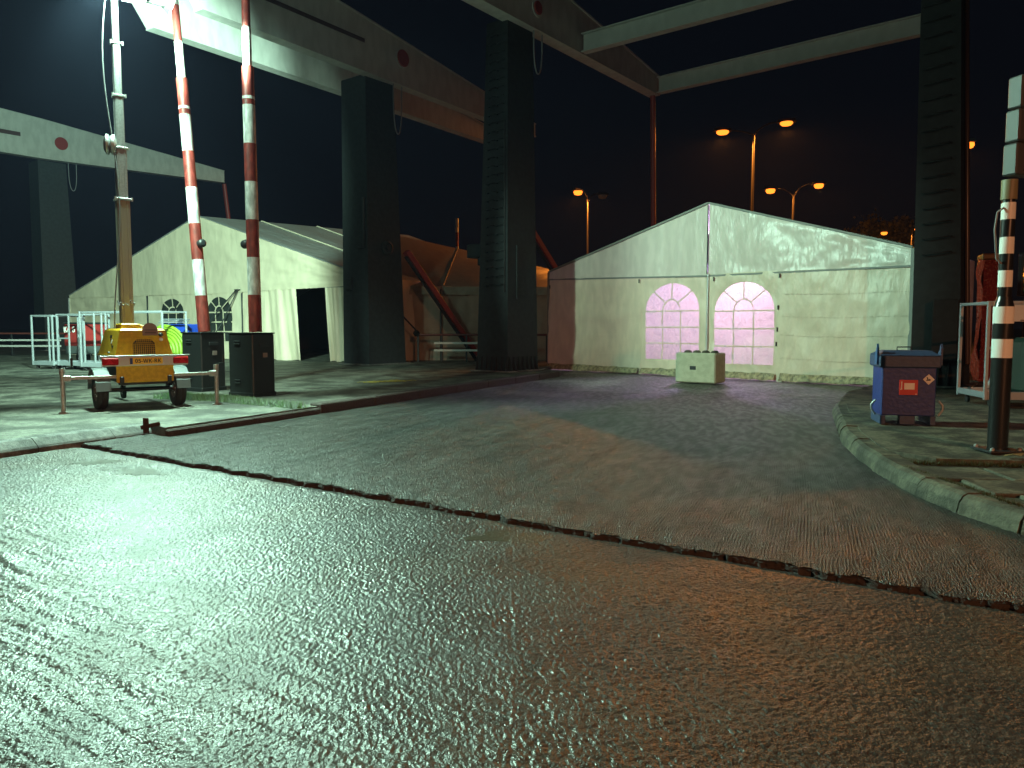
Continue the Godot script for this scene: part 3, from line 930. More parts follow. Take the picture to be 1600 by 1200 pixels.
func make_near_tent() -> void:
	var wr := noise_tex("wrinkle", 1024, 0.006, FastNoiseLite.TYPE_SIMPLEX_SMOOTH, 4)
	var dirt := noise_tex("tent_dirt", 1024, 0.005, FastNoiseLite.TYPE_SIMPLEX_SMOOTH, 6, 0.95, 1.0)
	var fab := mat(0.78, 0.66, 0.50, 0.42, 0.0, {"bump": wr, "bump_cm": 1.5, "scale": 0.6, "alb": dirt, "stretch": 0.35, "backlight": 0.06})
	var gab := mat(0.74, 0.67, 0.58, 0.34, 0.0, {"bump": wr, "bump_cm": 1.2, "scale": 0.6, "alb": dirt, "stretch": 0.4, "backlight": 0.06})
	M.fab = fab
	var flap := mat(0.50, 0.41, 0.24, 0.55, 0.0, {"bump": wr, "bump_cm": 2.0, "scale": 1.2, "alb": tex["stain"]})
	M.alu = mat(0.55, 0.56, 0.57, 0.4, 0.7)
	var film := StandardMaterial3D.new()
	film.albedo_color = Color(1, 1, 1, 0.42)
	film.transparency = BaseMaterial3D.TRANSPARENCY_ALPHA
	film.roughness = 0.26
	film.cull_mode = BaseMaterial3D.CULL_DISABLED
	film.heightmap_enabled = true
	film.heightmap_texture = noise_tex("crease", 1024, 0.006, FastNoiseLite.TYPE_SIMPLEX_SMOOTH, 3, 0.0, 1.0, -2)
	film.heightmap_scale = 8.0
	film.clearcoat_enabled = true
	film.clearcoat = 1.0
	film.clearcoat_roughness = 0.08
	film.uv1_triplanar = true
	film.uv1_scale = V(0.5, 0.4, 0.5)
	film.backlight_enabled = true
	film.backlight = Color(1, 1, 1)
	M.film = film
	var t := thing("white_tent", "large white marquee with two pink glowing arched windows, closing off the road", "tent", V(5.51, 0.05, -22.78), 45.0)
	var L := 5.2
	var st := new_st()
	var E := 3.36
	var P := 5.03
	# gable: cloth between the valance line and the rakes, in two halves
	st = new_st()
	for q in [[-5.98, 0.28, -1.0, 3.12, 2.95], [0.30, 5.85, 1.0, 2.95, 2.93]]:
		var x0: float = q[0]
		var x1: float = q[1]
		var y0: float = q[3]
		var y1: float = q[4]
		st = new_st()
		var tl := V(x0, E if x0 < 0 else P, 0)
		var tr := V(x1, P if x0 < 0 else E, 0)
		cloth(st, V(x0, y0, 0.03), V(x1, y1, 0.03), tr, tl, 64, 20, 0.07, 0.55, 11 + int(x0), 0.1, 0.8)
		obj("gable_sheet", st, gab, t)
		st = new_st()
		bar(st, V(x0, y0, 0.035), V(x1, y1, 0.035), 0.012, 0.05)
		obj("valance_hem", st, M.hem, t)
	# wall sheets
	st = new_st()
	cloth(st, V(-5.96, 0.02, 0.06), V(-2.05, -0.03, 0.02), V(-2.05, 3.02, 0), V(-5.96, 3.14, 0), 40, 32, 0.09, 0.45, 4, 0.12, 1.6)
	obj("wall_sheet", st, fab, t)
	st = new_st()
	cloth(st, V(2.50, -0.02, 0.06), V(5.86, 0.0, 0.05), V(5.86, 2.96, 0), V(2.46, 2.98, 0.04), 36, 32, 0.07, 0.45, 9, 0.12, 1.0)
	obj("wall_sheet", st, fab, t)
	for y in [0.62, 1.25, 1.75, 2.35]:             # welded seams
		for q in [[-5.9, -2.1], [2.58, 5.8]]:
			st = new_st()
			tube(st, [V(q[0], y + 0.02, 0.10), V((q[0] + q[1]) * 0.5, y - 0.03, 0.12), V(q[1], y, 0.09)], 0.003, 0.003, 6)
			obj("seam", st, fab, t)
	arch_panel(t, [-2.07, 0.335, 0.0, 3.0], [-1.88, 0.03, 0.48, 1.95, 2.79], 0.0, fab, film, fab, 31, 0.07)
	arch_panel(t, [0.335, 2.52, 0.0, 3.0], [0.55, 2.38, 0.42, 1.92, 2.73], 0.03, fab, film, fab, 47, 0.09)
	st = new_st()
	tube(st, [V(0.335, 0.0, 0.06), V(0.335, 3.0, 0.06)], 0.035, 0.035, 10)
	obj("door_pole", st, M.alu, t)
	st = new_st()
	tube(st, [V(0.30, 3.0, 0.07), V(0.29, 3.9, 0.05), V(0.29, P - 0.05, 0.05)], 0.018, 0.018, 6)
	obj("lacing", st, M.dark, t)
	for q in [[-5.86, 2.86], [-2.1, 2.9], [0.52, 2.85], [2.52, 2.85], [2.50, 2.0], [2.49, 1.4], [2.47, 1.0]]:
		st = new_st()
		box(st, V(q[0], q[1], 0.07), V(0.035, 0.12, 0.03), 0.008)
		obj("strap", st, M.dark, t)
	for s in [-1.0, 1.0]:                          # roof, side walls, frame
		st = new_st()
		var xe := -5.98 if s < 0 else 5.85
		var xr := 0.29
		for k in 4:
			st = new_st()
			cloth(st, V(xe, E, -k * 1.3), V(xr, P, -k * 1.3), V(xr, P, -(k + 1) * 1.3), V(xe, E, -(k + 1) * 1.3), 20, 10, 0.06, 0.6, 60 + k, 0.1)
			obj("roof_sheet", st, gab, t)
			st = new_st()
			cloth(st, V(xe, 0.0, -k * 1.3), V(xe, 0.0, -(k + 1) * 1.3), V(xe, E, -(k + 1) * 1.3), V(xe, E, -k * 1.3), 10, 10, 0.05, 0.6, 80 + k, 0.1)
			obj("side_sheet", st, fab, t)
		st = new_st()
		bar(st, V(xe, E + 0.02, 0.03), V(xr, P + 0.02, 0.03), 0.07, 0.06, 0.01)
		obj("rafter", st, M.hem, t)
		st = new_st()
		box(st, V(xe, E * 0.5, 0.0), V(0.09, E, 0.07), 0.008)
		obj("frame_post", st, M.hem, t)
	for q in [[-5.9, -2.08], [-1.98, 0.24], [0.44, 2.46], [2.62, 5.82]]:   # mud flaps, lying out on the road
		st = new_st()
		cloth(st, V(q[0], 0.012, 0.22), V(q[1], 0.012, 0.20), V(q[1], 0.20, 0.085), V(q[0], 0.20, 0.085), 30, 8, 0.07, 1.6, 300 + int(q[0] * 3.0), 0.0)
		obj("mud_flap", st, flap, t)
	st = new_st()
	slab(st, PackedVector2Array([Vector2(-5.98, 0), Vector2(5.85, 0), Vector2(5.85, E), Vector2(0.29, P), Vector2(-5.98, E)]), -L - 0.02, -L)
	obj("back_sheet", st, fab, t)
	# work lamp that stands inside
	var lamp := thing("work_lamp", "lilac glowing work lamp hanging from the near tent's ridge, behind the gable", "lamp", V(6.57, 0.05, -25.96), 45.0)
	st = new_st()
	tube(st, [V(0, 3.5, 0), V(0, 4.75, 0)], 0.012, 0.012, 6)
	obj("cord", st, M.dark, lamp)
	st = new_st()
	lathe(st, V(0, 3.3, 0), V(0, 1, 0), [[0.0, 0.0], [0.10, 0.02], [0.14, 0.12], [0.12, 0.22], [0.0, 0.26]], 16)
	obj("lamp_globe", st, glow(0.75, 0.55, 1.0, 3.0), lamp)
	omni(lamp, V(0, 3.42, 0), LEDS, Color(0.87, 0.75, 1.0), 0.12)

func make_long_tent() -> void:
	var wr: Texture2D = tex["wrinkle"]
	var fab := mat(0.76, 0.65, 0.49, 0.5, 0.0, {"bump": wr, "bump_cm": 1.6, "scale": 0.4, "alb": tex["tent_dirt"], "stretch": 0.35, "backlight": 0.1})
	var roof := mat(0.36, 0.37, 0.36, 0.42, 0.0, {"bump": wr, "bump_cm": 3.0, "scale": 0.3, "alb": tex["tent_dirt"]})
	var dark_film := mat(0.035, 0.04, 0.038, 0.25, 0.0, {"bump": wr, "bump_cm": 2.0, "scale": 0.9})
	var t := thing("long_tent", "long cream marquee with small arched windows and an open doorway, on the left", "tent", V(-13.38, 0.16, -33.8), 28.0)
	var K := 1.12
	var E := 2.91
	var P := 6.20
	var px := -0.36
	var B := 2.82
	var XL := -9.75
	var XR := 9.0                                  # the right corner stands behind the broad pylon
	var ER := 3.25
	for q in [[XL, px, 0], [px, XR, 1]]:
		var st := new_st()
		var l := V(q[0], E if q[2] == 0 else P, 0)
		var r := V(q[1], P if q[2] == 0 else ER, 0)
		cloth(st, V(q[0], B - 0.03, 0.02), V(q[1], B + (0.0 if q[2] == 0 else 0.15), 0.02), r, l, 60, 24, 0.07, 0.5, 20 + q[2], 0.08, 1.6)
		obj("gable_sheet", st, fab, t)
	var ps := new_st()
	cloth(ps, V(XL, 0.0, 0.0), V(-3.9, 0, 0.0), V(-3.9, B + 0.05, -0.02), V(XL, B + 0.02, -0.02), 40, 24, 0.11, 0.5, 71, 0.1, 2.5)
	obj("wall_sheet", ps, fab, t)
	arch_panel(t, [-3.88, -0.67, 0.0, B + 0.05], [-3.0, -1.5, 0.75, 2.0, 2.64], -0.02, fab, dark_film, fab, 51, 0.06, "window_panel", 0.055)
	arch_panel(t, [-0.65, 2.18, 0.0, B + 0.06], [0.02, 1.53, 0.75, 2.0, 2.67], -0.02, fab, dark_film, fab, 58, 0.06, "window_panel", 0.055)
	ps = new_st()
	cloth(ps, V(2.2, 0.0, 0.0), V(3.6, 0, 0.0), V(3.6, B + 0.08, -0.02), V(2.2, B + 0.08, -0.02), 16, 20, 0.08, 0.9, 75, 0.1, 0.5)
	obj("wall_sheet", ps, fab, t)
	# door curtains, gathered in folds
	for q in [[3.53, 5.22, 5.54, 3], [6.78, 7.78, 7.73, 8], [7.73, 9.0, 9.0, 5]]:
		var st := new_st()
		st.set_smooth_group(0)
		var nu := 40
		var nv := 24
		var p := []
		for j in nv + 1:
			for i in nu + 1:
				var u := float(i) / nu
				var v := float(j) / nv
				var x0: float = q[0] + (0.3 * (1.0 - v) if q[3] == 8 else 0.0)
				var x1: float = lerpf(q[2], q[1], v)
				var fold := sin(u * 11.0 + q[3] + v * 0.8) * 0.07 * (1.1 - 0.7 * v) + sin(u * 27.0 + v * 3.0) * 0.02
				p.append(V(lerpf(x0, x1, u), 0.0 + v * (B + 0.1) + (0.03 * sin(u * 9.0) if v == 0 else 0.0), fold + 0.05 * (1.0 - v)))
		for j in nv:
			for i in nu:
				var k := j * (nu + 1) + i
				for w in [k, k + nu + 1, k + nu + 2, k, k + nu + 2, k + 1]: st.add_vertex(p[w])
		obj("door_curtain", st, fab, t)
	for q in [[XL, px, E, P], [px, XR, P, ER]]:
		var st := new_st()
		bar(st, V(q[0], q[2] + 0.02, 0.02), V(q[1], q[3] + 0.02, 0.02), 0.06, 0.05, 0.01)
		obj("rafter", st, M.alu, t)
	for x in [XL - 0.02, -3.89, 2.19, XR - 0.01]:
		var st := new_st()
		box(st, V(x, 1.4, 0.03), V(0.05, 2.8, 0.05), 0.008)
		obj("frame_post", st, M.dark if x > -8 else M.alu, t)
	var st := new_st()
	tube(st, [V(1.95, B + 0.1, 0.12), V(0.2, 1.2, 0.5), V(-0.6, 0.0, 1.4)], 0.022, 0.022, 6)
	obj("guy_rope", st, M.dark, t)
	st = new_st()
	tube(st, [V(2.05, B + 0.1, 0.12), V(1.35, 1.5, 0.4), V(0.9, 0.0, 1.3)], 0.022, 0.022, 6)
	obj("guy_rope", st, M.dark, t)
	st = new_st()
	box(st, V(2.0, B + 0.12, 0.09), V(0.3, 0.05, 0.08), 0.01)
	obj("rope_hook", st, M.dark, t)
	# roof in bays; the ridge runs 8 degrees off the front's square
	var skew := tan(deg_to_rad(9.0))
	for k in 4:
		var z0 := -k * 3.2
		var z1 := -(k + 1) * 3.2
		var rise := 0.10
		for sgn in [0, 1]:
			st = new_st()
			var xe := XR if sgn else XL
			var ee := ER if sgn else E
			cloth(st, V(xe - z0 * skew, ee, z0), V(px - z0 * skew, P + rise * k, z0), V(px - z1 * skew, P + rise * (k + 1), z1), V(xe - z1 * skew, ee, z1), 24, 10, 0.05, 0.6, 90 + k, 0.05)
			obj("roof_sheet", st, roof, t)
			st = new_st()
			cloth(st, V(xe - z0 * skew, 0, z0), V(xe - z1 * skew, 0, z1), V(xe - z1 * skew, ee, z1), V(xe - z0 * skew, ee, z0), 10, 10, 0.05, 0.6, 95 + k, 0.1)
			obj("side_sheet", st, fab, t)
			if k:
				st = new_st()
				tube(st, [V(xe - z0 * skew, ee + 0.03, z0), V(px - z0 * skew, P + rise * k + 0.03, z0)], 0.03, 0.03, 6)
				obj("roof_welt", st, fab, t)
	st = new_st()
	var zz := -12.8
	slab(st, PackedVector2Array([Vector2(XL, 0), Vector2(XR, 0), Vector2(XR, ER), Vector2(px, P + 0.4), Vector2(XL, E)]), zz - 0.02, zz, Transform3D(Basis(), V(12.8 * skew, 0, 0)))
	obj("back_sheet", st, M.inner_shade, t)

	# the orange-lit tent behind the broad pylon
	var o := thing("side_tent", "low marquee lit orange, between the two dark pylons behind the railing", "tent", V(-5.3, 0.16, -31.2), 0.0)
	fab = mat(0.55, 0.47, 0.36, 0.45, 0.0, {"bump": wr, "bump_cm": 1.6, "scale": 0.4, "alb": tex["tent_dirt"], "backlight": 0.9})
	var eave := [V(0, 3.02, 0), V(7.5, 3.0, -0.6)]
	var ridge := [V(-0.3, 5.62, -4.2), V(8.6, 4.25, -11.0)]
	for k in 3:
		var a: Vector3 = eave[0].lerp(eave[1], k / 3.0)
		var b: Vector3 = eave[0].lerp(eave[1], (k + 1) / 3.0)
		var c: Vector3 = ridge[0].lerp(ridge[1], (k + 1) / 3.0)
		var d: Vector3 = ridge[0].lerp(ridge[1], k / 3.0)
		st = new_st()
		cloth(st, a, b, c, d, 20, 20, 0.06, 0.4, 130 + k, 0.1)
		obj("roof_sheet", st, fab, o)
		st = new_st()
		cloth(st, V(a.x, 0, a.z - 0.15), V(b.x, 0, b.z - 0.15), b + V(0, -0.1, -0.15), a + V(0, -0.1, -0.15), 24, 18, 0.09, 0.7, 140 + k, 0.08, 0.6)
		obj("wall_sheet", st, fab, o)
		st = new_st()
		cloth(st, a + V(0, -0.34, 0.03), b + V(0, -0.34, 0.03), b, a, 24, 6, 0.07, 1.4, 150 + k, 0.0)
		obj("valance", st, fab, o)
		st = new_st()
		tube(st, [a + V(0, 0.03, 0), d + V(0, 0.03, 0)], 0.03, 0.03, 6)
		obj("roof_welt", st, fab, o)
		st = new_st()
		box(st, V(b.x - 0.1, 1.45, b.z + 0.02), V(0.07, 2.9, 0.07), 0.01)
		obj("frame_post", st, M.dark, o)
	st = new_st()
	tri_out(st, eave[1], V(7.5, 0, -0.6), V(8.6, 0, -11), V(0, 1, -5))
	tri_out(st, eave[1], V(8.6, 0, -11), ridge[1], V(0, 1, -5))
	obj("end_sheet", st, fab, o)

# ---------------------------------------------------------------- things on the left pavement
func wheel(t: Node3D, at: Vector3, r: float, w: float, tyre_m: Material, rim_m: Material, called := "wheel") -> void:
	var st := new_st()
	lathe(st, at, V(1, 0, 0), [[r * 0.55, -w * 0.42], [r * 0.80, -w * 0.5], [r * 0.93, -w * 0.46], [r, -w * 0.3], [r, -w * 0.08], [r * 0.975, -w * 0.06], [r * 0.975, w * 0.06], [r, w * 0.08], [r, w * 0.3], [r * 0.93, w * 0.46], [r * 0.80, w * 0.5], [r * 0.55, w * 0.42]], 32)
	var o := obj(called, st, tyre_m, t)
	st = new_st()
	for s in [-1.0, 1.0]:
		lathe(st, at, V(s, 0, 0), [[r * 0.60, w * 0.30], [r * 0.60, w * 0.44], [r * 0.55, w * 0.40], [r * 0.44, w * 0.28], [r * 0.30, w * 0.32], [r * 0.16, w * 0.34], [r * 0.15, w * 0.5], [0.0, w * 0.52]], 24)
	obj("rim", st, rim_m, o)
	for k in 5:
		st = new_st()
		var a := TAU * k / 5.0
		lathe(st, at + V(0, sin(a), cos(a)) * r * 0.28, V(-1, 0, 0), [[0.014, w * 0.3], [0.014, w * 0.38], [0.0, w * 0.39]], 6, false)
		obj("wheel_nut", st, M.alu, o)

func make_trailer() -> void:
	var scratch := noise_tex("scratch", 512, 0.02, FastNoiseLite.TYPE_SIMPLEX_SMOOTH, 6, 0.91, 1.0)
	M.yellow = mat(0.62, 0.36, 0.015, 0.38, 0.0, {"alb": scratch, "scale": 1.2, "bump": scratch, "bump_cm": 0.06, "coat": 0.3})
	M.tyre = mat(0.022, 0.021, 0.02, 0.85)
	M.rim = mat(0.13, 0.11, 0.10, 0.6, 0.3)
	M.galv = mat(0.45, 0.46, 0.46, 0.5, 0.55, {"alb": scratch, "scale": 2.0})
	M.fender = mat(0.10, 0.12, 0.125, 0.6)
	M.tail = mat(0.42, 0.012, 0.015, 0.18)
	M.plate = mat(0.85, 0.52, 0.05, 0.4)
	var t := thing("light_tower_trailer", "yellow light tower trailer with a tall telescopic mast and a white registration board", "trailer", V(-6.27, 0.162, -12.9), -38.0)
	# housing: tapered hood with a rounded shoulder
	var st := new_st()
	var lo := [[-0.44, 0.42], [0.44, 0.42], [0.44, -0.95], [-0.44, -0.95]]
	var hi := [[-0.345, 0.36], [0.345, 0.36], [0.345, -0.86], [-0.345, -0.86]]
	var top := [[-0.30, 0.31], [0.30, 0.31], [0.30, -0.80], [-0.30, -0.80]]
	hexa(st, ring(lo, 0.88) + ring(hi, 1.29))
	hexa(st, ring(hi, 1.29) + ring(top, 1.325))
	obj("housing", st, M.yellow, t)
	st = new_st()                                    # seam lip at the foot of the hood
	hexa(st, ring([[-0.455, 0.435], [0.455, 0.435], [0.455, -0.965], [-0.455, -0.965]], 0.855) + ring([[-0.455, 0.435], [0.455, 0.435], [0.455, -0.965], [-0.455, -0.965]], 0.885))
	obj("housing_lip", st, M.yellow, t)
	# grille in the rear slope: a dark panel and bars
	var slope := Basis(Vector3.RIGHT, -atan2(0.06, 0.41))
	var gc := V(0.0, 1.02, 0.402)
	var arch := PackedVector2Array([Vector2(-0.17, -0.12), Vector2(0.17, -0.12), Vector2(0.17, 0.06), Vector2(0.11, 0.125), Vector2(-0.11, 0.125), Vector2(-0.17, 0.06)])
	st = new_st()
	slab(st, arch, -0.01, 0.008, Transform3D(slope, gc))
	var gr := obj("grille", st, M.dark, t)
	for k in 12:
		st = new_st()
		var x := -0.165 + k * 0.03
		box(st, gc + slope * V(x, 0.0 - (0.02 if absf(x) > 0.12 else 0.0), 0.012), V(0.006, 0.245 - (0.05 if absf(x) > 0.12 else 0.0), 0.008), 0.0, slope)
		obj("grille_bar", st, M.yellow, gr)
	for k in 7:
		st = new_st()
		box(st, gc + slope * V(0, -0.10 + k * 0.034, 0.0135), V(0.34 if k < 5 else 0.24, 0.006, 0.008), 0.0, slope)
		obj("grille_bar", st, M.yellow, gr)
	# rounded name plate standing up at the top of the rear face, exhaust, catches
	st = new_st()
	var disc := PackedVector2Array()
	for k in 21:
		var a := PI * k / 20.0
		disc.append(Vector2(0.115 * cos(a), 0.115 * sin(a)))
	disc.append(Vector2(-0.115, -0.09)); disc.append(Vector2(0.115, -0.09))
	slab(st, disc, 0.0, 0.02, Transform3D(slope, V(0.10, 1.30, 0.385)))
	obj("name_plate", st, mat(0.28, 0.19, 0.17, 0.6), t)
	st = new_st()
	box(st, V(0.10, 1.255, 0.413), V(0.17, 0.022, 0.008), 0.0, slope)
	box(st, V(0.10, 1.30, 0.407), V(0.17, 0.016, 0.008), 0.0, slope)
	obj("plate_lettering", st, mat(0.12, 0.09, 0.08, 0.6), t)
	st = new_st()
	lathe(st, V(0.265, 1.225, 0.38), V(0, -0.15, 1), [[0.032, -0.02], [0.034, 0.02], [0.02, 0.045], [0.0, 0.05]], 16)
	obj("fuel_cap", st, M.dark, t)
	st = new_st()
	lathe(st, V(0.265, 1.145, 0.395), V(0, -0.15, 1), [[0.03, -0.02], [0.03, 0.006], [0.0, 0.012]], 16)
	obj("reflector", st, mat(0.8, 0.72, 0.68, 0.25), t)
	st = new_st()
	box(st, V(-0.12, 1.36, -0.15), V(0.30, 0.09, 0.4), 0.015)
	box(st, V(0.10, 1.35, -0.3), V(0.16, 0.07, 0.3), 0.015)
	obj("lifting_frame", st, M.yellow, t)
	# side decals
	for q in [[-0.2, 1.19, 0.13, 0.05], [-0.05, 1.11, 0.07, 0.07], [0.08, 1.03, 0.11, 0.035]]:
		st = new_st()
		box(st, V(-0.44 + (q[1] - 0.88) * 0.232 - 0.003, q[1], q[0]), V(0.006, q[3], q[2]), 0.0, Basis(Vector3.BACK, -0.228))
		obj("decal", st, M.dark if q[3] < 0.06 else mat(0.75, 0.75, 0.7, 0.5), t)
	st = new_st()
	box(st, V(-0.47, 0.93, 0.1), V(0.03, 0.03, 0.09), 0.008)
	obj("catch", st, M.dark, t)
	# light board with lamps and registration
	st = new_st()
	box(st, V(0, 0.80, 0.50), V(1.30, 0.155, 0.03), 0.006)
	var lb := obj("light_board", st, mat(0.55, 0.50, 0.47, 0.5), t)
	st = new_st()
	box(st, V(0, 0.885, 0.50), V(1.36, 0.018, 0.075), 0.004)
	obj("board_cover", st, M.galv, lb)
	for s in [-1.0, 1.0]:
		st = new_st()
		box(st, V(s * 0.53, 0.80, 0.53), V(0.235, 0.115, 0.05), 0.014)
		obj("tail_light", st, M.tail, lb)
		st = new_st()
		slab(st, PackedVector2Array([Vector2(-0.06, -0.04), Vector2(0.06, -0.04), Vector2(0, 0.045)]), 0.0, 0.008, Transform3D(Basis(), V(s * 0.545, 0.80, 0.556)))
		obj("triangle_reflector", st, mat(0.6, 0.02, 0.03, 0.12), lb)
	st = new_st()
	box(st, V(0.0, 0.80, 0.521), V(0.50, 0.105, 0.008), 0.002)
	var pl := obj("registration_plate", st, M.plate, t)
	st = new_st()
	box(st, V(-0.225, 0.80, 0.5265), V(0.042, 0.097, 0.004))
	obj("country_band", st, mat(0.02, 0.05, 0.22, 0.4), pl)
	text("05-WK-RK", 0.062, 0.003, M.dark, pl, Transform3D(Basis(), V(0.025, 0.80, 0.5265)), "plate_lettering")
	# lower panel, frame, axle
	st = new_st()
	box(st, V(0.0, 0.60, 0.44), V(0.87, 0.30, 0.035), 0.012)
	obj("rear_panel", st, M.yellow, t)
	st = new_st()
	for s in [-0.36, 0.36]: box(st, V(s, 0.50, -0.45), V(0.06, 0.10, 1.9), 0.006)
	box(st, V(0, 0.66, -0.3), V(0.80, 0.34, 1.3), 0.02)
	box(st, V(0, 0.44, 0.38), V(0.78, 0.06, 0.08), 0.006)
	obj("chassis", st, M.dark, t)
	st = new_st()
	tube(st, [V(-0.55, 0.31, 0), V(0.55, 0.31, 0)], 0.035, 0.035, 10)
	obj("axle", st, M.dark, t)
	st = new_st()
	bar(st, V(0, 0.5, -1.3), V(0, 0.45, -2.2), 0.08, 0.08, 0.01)
	obj("drawbar", st, M.galv, t)
	for s in [-1.0, 1.0]:
		wheel(t, V(s * 0.60, 0.305, 0), 0.305, 0.17, M.tyre, M.rim)
		st = new_st()                                # mudguard
		for k in 8:
			var a0 := lerpf(0.05, PI - 0.05, k / 8.0)
			var a1 := lerpf(0.05, PI - 0.05, (k + 1) / 8.0)
			var p := []
			for q in [[a0, 0.37], [a1, 0.37], [a1, 0.385], [a0, 0.385]]:
				p.append(V(s * 0.50, 0.30 + sin(q[0]) * q[1], cos(q[0]) * q[1]))
			var p2 := []
			for q in p: p2.append(q + V(s * 0.22, 0, 0))
			hexa(st, p + p2)
		obj("mudguard", st, M.fender, t)
	wheel(t, V(0.05, 0.16, -1.55), 0.13, 0.07, M.tyre, M.rim, "jockey_wheel")
	st = new_st()
	tube(st, [V(0.05, 0.16, -1.5), V(0.05, 0.75, -1.5)], 0.025, 0.025, 8)
	obj("jockey_post", st, M.galv, t)
	# outriggers
	for s in [-1.0, 1.0]:
		st = new_st()
		box(st, V(s * 0.78, 0.545, 0.30), V(0.74, 0.055, 0.055), 0.006)
		var arm := obj("outrigger", st, M.galv, t)
		st = new_st()
		tube(st, [V(s * 1.17, 0.02, 0.30), V(s * 1.17, 0.66, 0.30)], 0.036, 0.036, 12)
		tube(st, [V(s * 1.17, 0.60, 0.30), V(s * 1.17, 0.70, 0.30)], 0.044, 0.044, 12)
		obj("jack_leg", st, M.galv, arm)
		st = new_st()
		lathe(st, V(s * 1.17, 0.0, 0.30), V(0, 1, 0), [[0.08, 0.0], [0.08, 0.012], [0.03, 0.03]], 14, false)
		obj("jack_foot", st, M.galv, arm)
		st = new_st()
		box(st, V(s * 1.11, 0.545, 0.30), V(0.11, 0.10, 0.11), 0.012)
		obj("jack_bracket", st, M.galv, arm)
		st = new_st()
		tube(st, [V(s * 1.17, 0.71, 0.30), V(s * 1.17 + 0.14, 0.72, 0.26), V(s * 1.17 + 0.14, 0.84, 0.26)], 0.010, 0.010, 6)
		tube(st, [V(s * 1.17 + 0.14, 0.74, 0.26), V(s * 1.17 + 0.14, 0.86, 0.26)], 0.018, 0.018, 8)
		obj("jack_crank", st, M.dark, arm)
	# mast: square telescopic sections with clamp collars
	var sec := [[1.0, 3.55, 0.20], [3.55, 4.42, 0.165], [4.42, 5.3, 0.14], [5.3, 6.18, 0.12], [6.18, 7.0, 0.10]]
	for k in sec.size():
		var q: Array = sec[k]
		var off := -0.004 * k
		st = new_st()
		box(st, V(off, (q[0] + q[1]) * 0.5, -0.8), V(q[2], q[1] - q[0], q[2]), 0.012)
		for s in [-1.0, 1.0]: box(st, V(off + s * q[2] * 0.25, (q[0] + q[1]) * 0.5, -0.8 + q[2] * 0.5), V(0.016, q[1] - q[0] - 0.02, 0.014), 0.003)
		var sm := obj("mast_section", st, M.mast0 if k == 0 else M.galv, t)
		st = new_st()
		box(st, V(off, q[1], -0.8), V(q[2] + 0.045, 0.04, q[2] + 0.045), 0.008)
		for x in [-1.0, 1.0]:
			tube(st, [V(off + x * (q[2] * 0.5 + 0.03), q[1] - 0.03, -0.8 + q[2] * 0.5), V(off + x * (q[2] * 0.5 + 0.03), q[1] + 0.035, -0.8 + q[2] * 0.5)], 0.018, 0.018, 8)
		obj("mast_collar", st, M.galv, sm)
	st = new_st()
	for k in 9:
		var a := TAU * k / 9.0
		tube(st, [V(cos(a) * 0.12, 1.72, -0.8 + sin(a) * 0.12), V(cos(a + 0.5) * 0.13, 1.78 + 0.03 * sin(k * 2.0), -0.8 + sin(a + 0.5) * 0.13)], 0.014, 0.014, 5)
	obj("chain_collar", st, M.galv, t)
	# cable down the mast, with its pulley drum
	var cp := []
	for k in 25:
		var f := k / 24.0
		cp.append(V(-0.10 - 0.10 * sin(f * PI * 2.4) * (1.0 - f * 0.3) - 0.06, lerpf(7.0, 1.3, f), -0.66))
	st = new_st()
	tube(st, cp, 0.012, 0.012, 6)
	obj("mast_cable", st, M.cable, t)
	st = new_st()
	lathe(st, V(-0.17, 4.46, -0.75), V(1, 0, 0.25), [[0.0, -0.10], [0.10, -0.10], [0.17, -0.06], [0.17, -0.02], [0.13, 0.0], [0.17, 0.02], [0.17, 0.07], [0.08, 0.10], [0.0, 0.10]], 24, false)
	obj("cable_drum", st, M.galv, t)
	# added light without a bulb, for the spill from the lamp glasses
	omni(t, V(-0.02, 6.86, -0.15), SPILL, FLOODC, 0.2)
	# four floodlights on a cross head
	st = new_st()
	box(st, V(-0.016, 7.02, -0.8), V(1.7, 0.06, 0.06), 0.008)
	obj("cross_head", st, M.galv, t)
	for q in [[-0.75, -18.0, -50.0, 43.0, 0], [-0.28, -30.0, -3.0, 37.0, 1], [0.28, 146.0, -38.0, 58.0, 2], [0.75, 56.0, -17.0, 25.0, 3]]:
		var hd := deg_to_rad(q[1] + 38.0)               # world heading seen from the turned trailer
		var pt := deg_to_rad(q[2])
		var dir := V(sin(hd) * cos(pt), sin(pt), -cos(hd) * cos(pt))
		var bs := Basis.looking_at(dir)
		var c := V(q[0], 7.12, -0.8) + dir * 0.12
		st = new_st()
		var back := [V(-0.10, -0.07, 0.14), V(0.10, -0.07, 0.14), V(0.10, 0.07, 0.14), V(-0.10, 0.07, 0.14)]
		var front := [V(-0.19, -0.14, -0.06), V(0.19, -0.14, -0.06), V(0.19, 0.14, -0.06), V(-0.19, 0.14, -0.06)]
		var all := []
		for p in back + front: all.append(c + bs * p)
		hexa(st, all)
		var head := obj("floodlight", st, M.galv, t)
		st = new_st()
		box(st, c + bs * V(0, 0, -0.066), V(0.34, 0.24, 0.008), 0.0, bs)
		obj("floodlight_glass", st, M.floodglow, head)
		spot(head, c + bs * V(0, 0, -0.14), dir, q[3], FLOOD[q[4]], FLOODC, 0.16)

